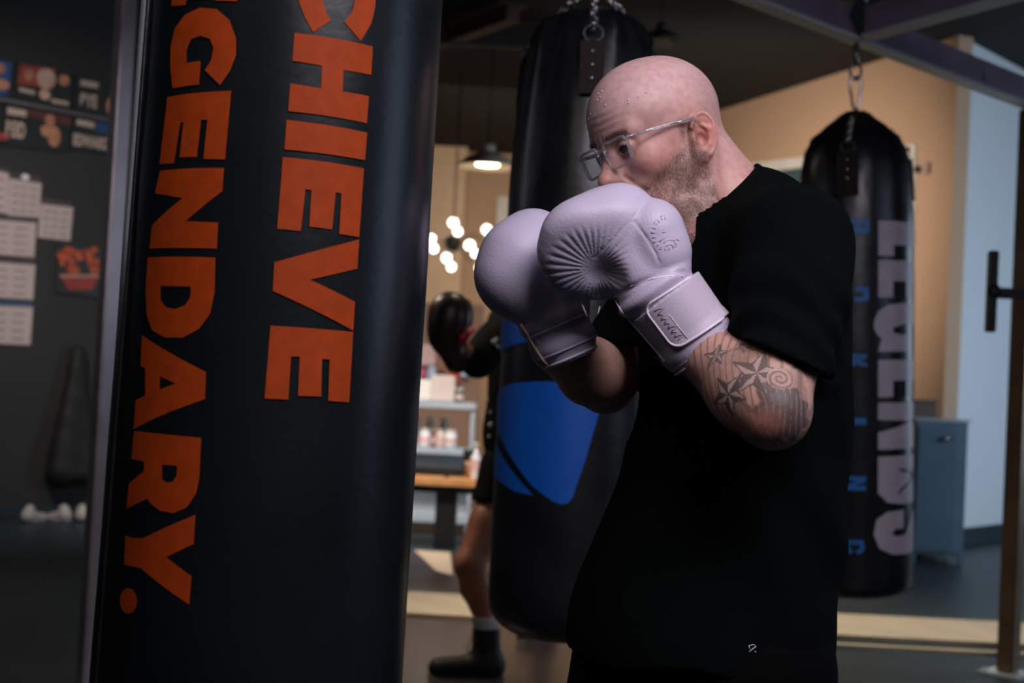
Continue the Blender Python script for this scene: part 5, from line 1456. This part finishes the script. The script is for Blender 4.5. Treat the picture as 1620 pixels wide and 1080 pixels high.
# two pale lace ends below the near glove's fist
mb = MB(); mb.tube([P(914, 466, 2.02), P(921, 482, 2.015), P(929, 501, 2.02)], .0014, 6); mb.tube([P(949, 484, 2.01), P(947, 493, 2.01), P(943, 501, 2.015)], .0012, 6)
mb.build('lace_end', mat('white_lace', (.8, .78, .8), .5), gloveR)

# ------------------------------------------------------------------ glasses (worn, child of the person)
def glass_mat(name, tint, mixf, rough=.03, fac=.5, ior=1.45, gloss=.07, milky=0.0):
    m = bpy.data.materials.new(name); m.use_nodes = True; nt = m.node_tree; nt.nodes.clear()
    o = nt.nodes.new('ShaderNodeOutputMaterial'); g = nt.nodes.new('ShaderNodeBsdfGlass'); g.inputs['Color'].default_value = (*tint, 1); g.inputs['IOR'].default_value = ior; g.inputs['Roughness'].default_value = rough
    t = nt.nodes.new('ShaderNodeBsdfTransparent'); t.inputs['Color'].default_value = (*tint, 1)
    gl = nt.nodes.new('ShaderNodeBsdfGlossy'); gl.inputs['Roughness'].default_value = rough
    fr = nt.nodes.new('ShaderNodeFresnel'); fr.inputs['IOR'].default_value = ior
    mx = nt.nodes.new('ShaderNodeMixShader'); mx.inputs[0].default_value = fac
    m2 = nt.nodes.new('ShaderNodeMixShader')
    m2.inputs[0].default_value = gloss; nt.links.new(t.outputs[0], m2.inputs[1]); nt.links.new(gl.outputs[0], m2.inputs[2])
    nt.links.new(g.outputs[0], mx.inputs[1]); nt.links.new(m2.outputs[0], mx.inputs[2])
    df = nt.nodes.new('ShaderNodeBsdfDiffuse'); df.inputs[0].default_value = (.75, .75, .78, 1); m3 = nt.nodes.new('ShaderNodeMixShader'); m3.inputs[0].default_value = milky
    nt.links.new(mx.outputs[0], m3.inputs[1]); nt.links.new(df.outputs[0], m3.inputs[2]); nt.links.new(m3.outputs[0], o.inputs[0])
    return m
M_acr = glass_mat('clear_acrylic', (.93, .93, .95), .5, .08, .45, gloss=.20, milky=.10)
M_lens = glass_mat('spectacle_lens', (.96, .97, .99), .5, .0, 1.0, 1.5)
LX = .1045
def gp(y, z, s_=1, dx=0):        # wrap: the outer side sits further back
    return h2w(LX + dx - 2.2 * max(0, y - .012) ** 2 - .09 * z * -1 * .5, y * s_, z)
outl = []
W2, H2, Rr = .0265, .0195, .009
for (cx_, cz_, a0) in ((1, 1, 0), (-1, 1, 90), (-1, -1, 180), (1, -1, 270)):
    for a in np.linspace(a0, a0 + 90, 5): outl.append((cx_ * (W2 - Rr) + Rr * math.cos(math.radians(a)), cz_ * (H2 - Rr) + Rr * math.sin(math.radians(a))))
outl = [(y - .0025 * (z < 0) * abs(z) / H2 * (1 if y > 0 else -1) , z) for y, z in outl]
mbf = MB()
for s_ in (1, -1):
    ring = [gp(.0355 + y, -.006 + z, s_) for y, z in outl]
    mbf.tube(ring, [(.0030, .0021)] * len(ring), 8, closed=True, flat=hf2)
mbf.tube([gp(.011, .001, 1), gp(.005, .006, 1), gp(0, .0072), gp(.005, .006, -1), gp(.011, .001, -1)], [(.0034, .0024)] * 5, 8, flat=hf2)
for s_ in (1, -1):
    mbf.tube([gp(.059, .008, s_), gp(.0655, .009, s_), h2w(LX - .018, .0700 * s_, .009)], [(.0036, .0030)] * 3, 8)
specs = mbf.build('eyeglasses', M_acr, boxer); specs['label'] = 'clear acrylic framed eyeglasses'
for s_ in (1, -1):
    mb = MB(); mb.tube([h2w(LX - .018, .0705 * s_, .009), h2w(.060, .0745 * s_, .009), h2w(.020, .0800 * s_, .008), h2w(-.006, .0840 * s_, .006), h2w(-.020, .0850 * s_, -.006), h2w(-.030, .0830 * s_, -.024)], [(.0032, .0014)] * 6, 8, flat=hu3)
    mb.build('temple_arm', M_acr, specs)
    mb = MB(); mb.tube([h2w(.030, .0795 * s_, .0082), h2w(-.004, .0840 * s_, .0062)], .0008, 6); mb.build('temple_core', M_steel, specs)
    mb = MB(); c0 = [gp(.0355 + y, -.006 + z, s_, -.0005) for y, z in outl]; mb.prism(c0, hf2 * .0016); mb.build('lens', M_lens, specs)
    mb = MB(); mb.ball(gp(.0635, .009, s_, -.002), .0011, 8); mb.build('hinge_rivet', M_steel, specs)
# sweat drops on the forehead
mb = MB(); sh = lambda p: sd_head(p)
for (x_, y_) in ((993, 158), (994, 163), (1010, 153), (947, 148), (950, 154), (945, 158), (952, 144), (934, 180), (931, 188), (1022, 146), (958, 166)):
    t_ = trace(sh, x_, y_)
    if t_: n_ = grad(sh, t_); mb.ball(t_ + n_ * .0002, .0011, 8)
mb.build('sweat_drops', mat('sweat', (.7, .6, .6), .05, spec=1.0, coat=1.0), boxer)

# ------------------------------------------------------------------ boxer behind the bag
bg = G(750, 1074); Db = 5.9
boxer2 = empty('person', (bg.x, bg.y, 0), 'person in black shirt, shorts and high boxing shoes and brown glove, behind the blue-logo bag', 'person')
hip = P(806, 762, 5.95); kn = P(743, 893, 5.80); an = P(769, 990, 5.92); hip2 = P(845, 762, 6.1); kn2 = P(860, 880, 6.5); an2 = P(862, 948, 7.0)
shd = P(812, 505, 5.85); elb2 = P(752, 572, 5.65); wr2 = P(722, 545, 5.60); shd2 = P(890, 515, 6.1); elb3 = P(880, 600, 6.0); wr3 = P(850, 510, 5.8)
hd = P(846, 425, 5.85); nk2 = P(850, 480, 5.95); cst = P(838, 560, 5.98); bly = P(830, 680, 5.98)
def sd_b2(p):
    d = sd_chain(p, [hip, hip.lerp(kn, .5), kn, kn.lerp(an, .35), an], [.098, .084, .060, .062, .036], .03)
    d = smin(d, sd_chain(p, [hip2, kn2, kn2.lerp(an2, .35), an2], [.098, .060, .062, .038], .03), .04)
    d = smin(d, sd_chain(p, [cst, bly, hip.lerp(hip2, .5)], [.150, .135, .13], .06), .05)
    d = smin(d, sd_chain(p, [shd, elb2, wr2], [.058, .044, .034], .02), .03)
    d = smin(d, sd_chain(p, [shd2, elb3, wr3], [.058, .044, .034], .02), .03)
    d = smin(d, sd_cap(p, shd, shd2, .065, .065), .06)
    d = smin(d, sd_cap(p, nk2, hd, .058, .05), .03)
    h_ = sd_ell(p, hd, (.095, .078, .118)); h_ = smin(h_, sd_ell(p, hd + V(-.095, -.01, -.02), (.022, .014, .02)), .02); h_ = smin(h_, sd_ell(p, hd + V(-.03, 0, -.09), (.06, .05, .04)), .03)
    for k in (-1, 1): h_ = smin(h_, sd_ell(p, hd + V(.01, .078 * k, -.01), (.018, .01, .03)), .008)
    return smin(d, h_, .02)
lo, hi = bbox([hd, kn, an2, an, shd2, elb2, hip2], .2); lo[2] = .03
pos, q = polygonize(sd_b2, lo, hi, .012)
p32 = pos.astype(np.float32); c_ = np.tile(npv((.34, .13, .07)), (len(pos), 1))
b2 = np_mesh('body', pos, q, vcol_mat('dark_skin', .42, .1, 300), boxer2, c_)
b2['label'] = 'bare brown leg in front'
M_cl = mat('black_sportswear', (.004, .0045, .0045), .85, var=.2, spec=.08)
def sd_sh2(p):
    d = sd_chain(p, [cst, bly, hip.lerp(hip2, .5)], [.172, .158, .16], .06)
    d = smin(d, sd_chain(p, [shd, shd.lerp(elb2, .95)], [.078, .074], .02), .04); d = smin(d, sd_cap(p, shd2, elb3, .075, .06), .03)
    d = smin(d, sd_cap(p, shd, shd2, .082, .08), .06)
    d = d + .006 * wob(p, 18, 1)
    return np.maximum(d, P(830, 735, 5.9).z - p[..., 2])
pos, q = polygonize(sd_sh2, lo, hi, .012); sh2 = np_mesh('t_shirt', pos, q, M_cl, boxer2)
def sd_so2(p):
    d = smin(sd_cap(p, hip + V(0, 0, .05), hip.lerp(kn, .30), .13, .115), sd_cap(p, hip2, hip2.lerp(kn2, .30), .13, .115), .05)
    a_ = (kn - hip).normalized(); e = (p - npv(hip.lerp(kn, .22))) @ npv(a_)
    near = (p - npv(hip)) @ npv(V(1, 0, 0)) < .05
    return np.maximum(np.where(near, np.maximum(d, e), d), -(P(800, 796, 6.1).z - p[..., 2]) * -1) if False else np.maximum(d + .004 * wob(p, 20, 3), P(760, 792, 5.9).z - p[..., 2] + .12 * 0)
pos, q = polygonize(sd_so2, lo, hi, .012); np_mesh('shorts', pos, q, M_cl, boxer2)
mb = MB()
for x_, y_, r_ in ((781, 541, .010), (785, 537, .008), (787, 548, .007), (772, 632, .008), (776, 652, .007), (777, 672, .012), (774, 690, .007)): 
    t_ = trace(sd_sh2, x_, y_, 4.5, 6.8)
    if t_: mb.ball(t_, r_, 8)
if mb.bm.verts: mb.build('shirt_print', mat('print_white', (.5, .5, .5), .6), sh2)
def sd_gl3(p):
    c = P(712, 500, 5.58)
    d = smin(sd_ell(p, c, (.088, .075, .098)), sd_ell(p, P(706, 532, 5.58), (.070, .065, .075)), .05)
    d = smin(d, sd_ell(p, P(738, 500, 5.62), (.028, .035, .07)), .015)
    cu_ = sd_cap(p, P(712, 548, 5.58), P(722, 572, 5.6), .052, .048)
    return smin(d, cu_, .02)
lo3, hi3 = bbox([P(712, 510, 5.58)], .25)
pos, q = polygonize(sd_gl3, lo3, hi3, .008); g3 = np_mesh('boxing_glove', pos, q, mat('brown_leather', (.030, .014, .011), .35, var=.2, bump=.1, bscale=80), boxer2)
g3['label'] = 'dark brown boxing glove'
mb = MB(); mb.tube([P(733, 540, 5.50), P(739, 530, 5.50), P(747, 520, 5.52)], .014, 8); mb.tube([P(731, 530, 5.5), P(733, 547, 5.5)], .012, 8); mb.build('red_cuff_trim', mat('red_trim', (.55, .02, .02), .5), g3)
def sd_sock(p): return np.maximum(sd_cap(p, kn.lerp(an, .72), an, .054, .050), p[..., 2] - (P(768, 974, 5.9).z))
lo4, hi4 = bbox([an], .22); pos, q = polygonize(sd_sock, lo4, hi4, .008); np_mesh('sock', pos, q, mat('white_sock', (.50, .47, .45), .8), boxer2)
def boot(a_, dirv, tag_):
    g0 = V(a_.x, a_.y, 0); d_ = dirv.normalized()
    def f(p):
        d = sd_cap(p, g0 + d_ * .19 + V(0, 0, .042), g0 - d_ * .03 + V(0, 0, .055), .044, .056)
        d = smin(d, sd_cap(p, g0 - d_ * .01 + V(0, 0, .06), V(a_.x, a_.y, a_.z + .0), .058, .058), .045)
        d = np.maximum(d, p[..., 2] - (a_.z - .005))
        return smax(d, .012 - p[..., 2], .006)
    lo_, hi_ = bbox([g0, a_], .30); lo_[2] = -.03
    pos, q = polygonize(f, lo_, hi_, .008); o = np_mesh('boxing_shoe', pos, q, mat('black_boot', (.005, .007, .007), .55, var=.2, spec=.3), boxer2)
    def fs(p): return np.maximum(np.maximum(sd_cap(p, g0 + d_ * .19, g0 - d_ * .03, .047, .060), .001 - p[..., 2]), p[..., 2] - .016)
    pos, q = polygonize(fs, lo_, hi_, .008); np_mesh('sole', pos, q, mat('grey_sole', (.06, .06, .055), .6), o, relax=0)
    mb = MB()
    for k in range(5):
        z_ = .11 + k * (a_.z - .13) / 5; c_ = V(a_.x, a_.y, z_) + d_ * .052; s2_ = V(-d_.y, d_.x, 0)
        mb.tube([c_ - s2_ * .018, c_ + d_ * .006, c_ + s2_ * .018 + V(0, 0, .012)], .003, 6)
    mb.tube([V(a_.x, a_.y, a_.z - .04) + d_ * .055, V(a_.x, a_.y, a_.z - .09) + d_ * .075, V(a_.x, a_.y, a_.z - .12) + d_ * .068], .0025, 6)
    mb.build('laces', mat('grey_lace', (.2, .2, .19), .6), o)
boot(an, V(-1, -.12, 0), 1); boot(an2, V(-.5, -.9, 0), 2)
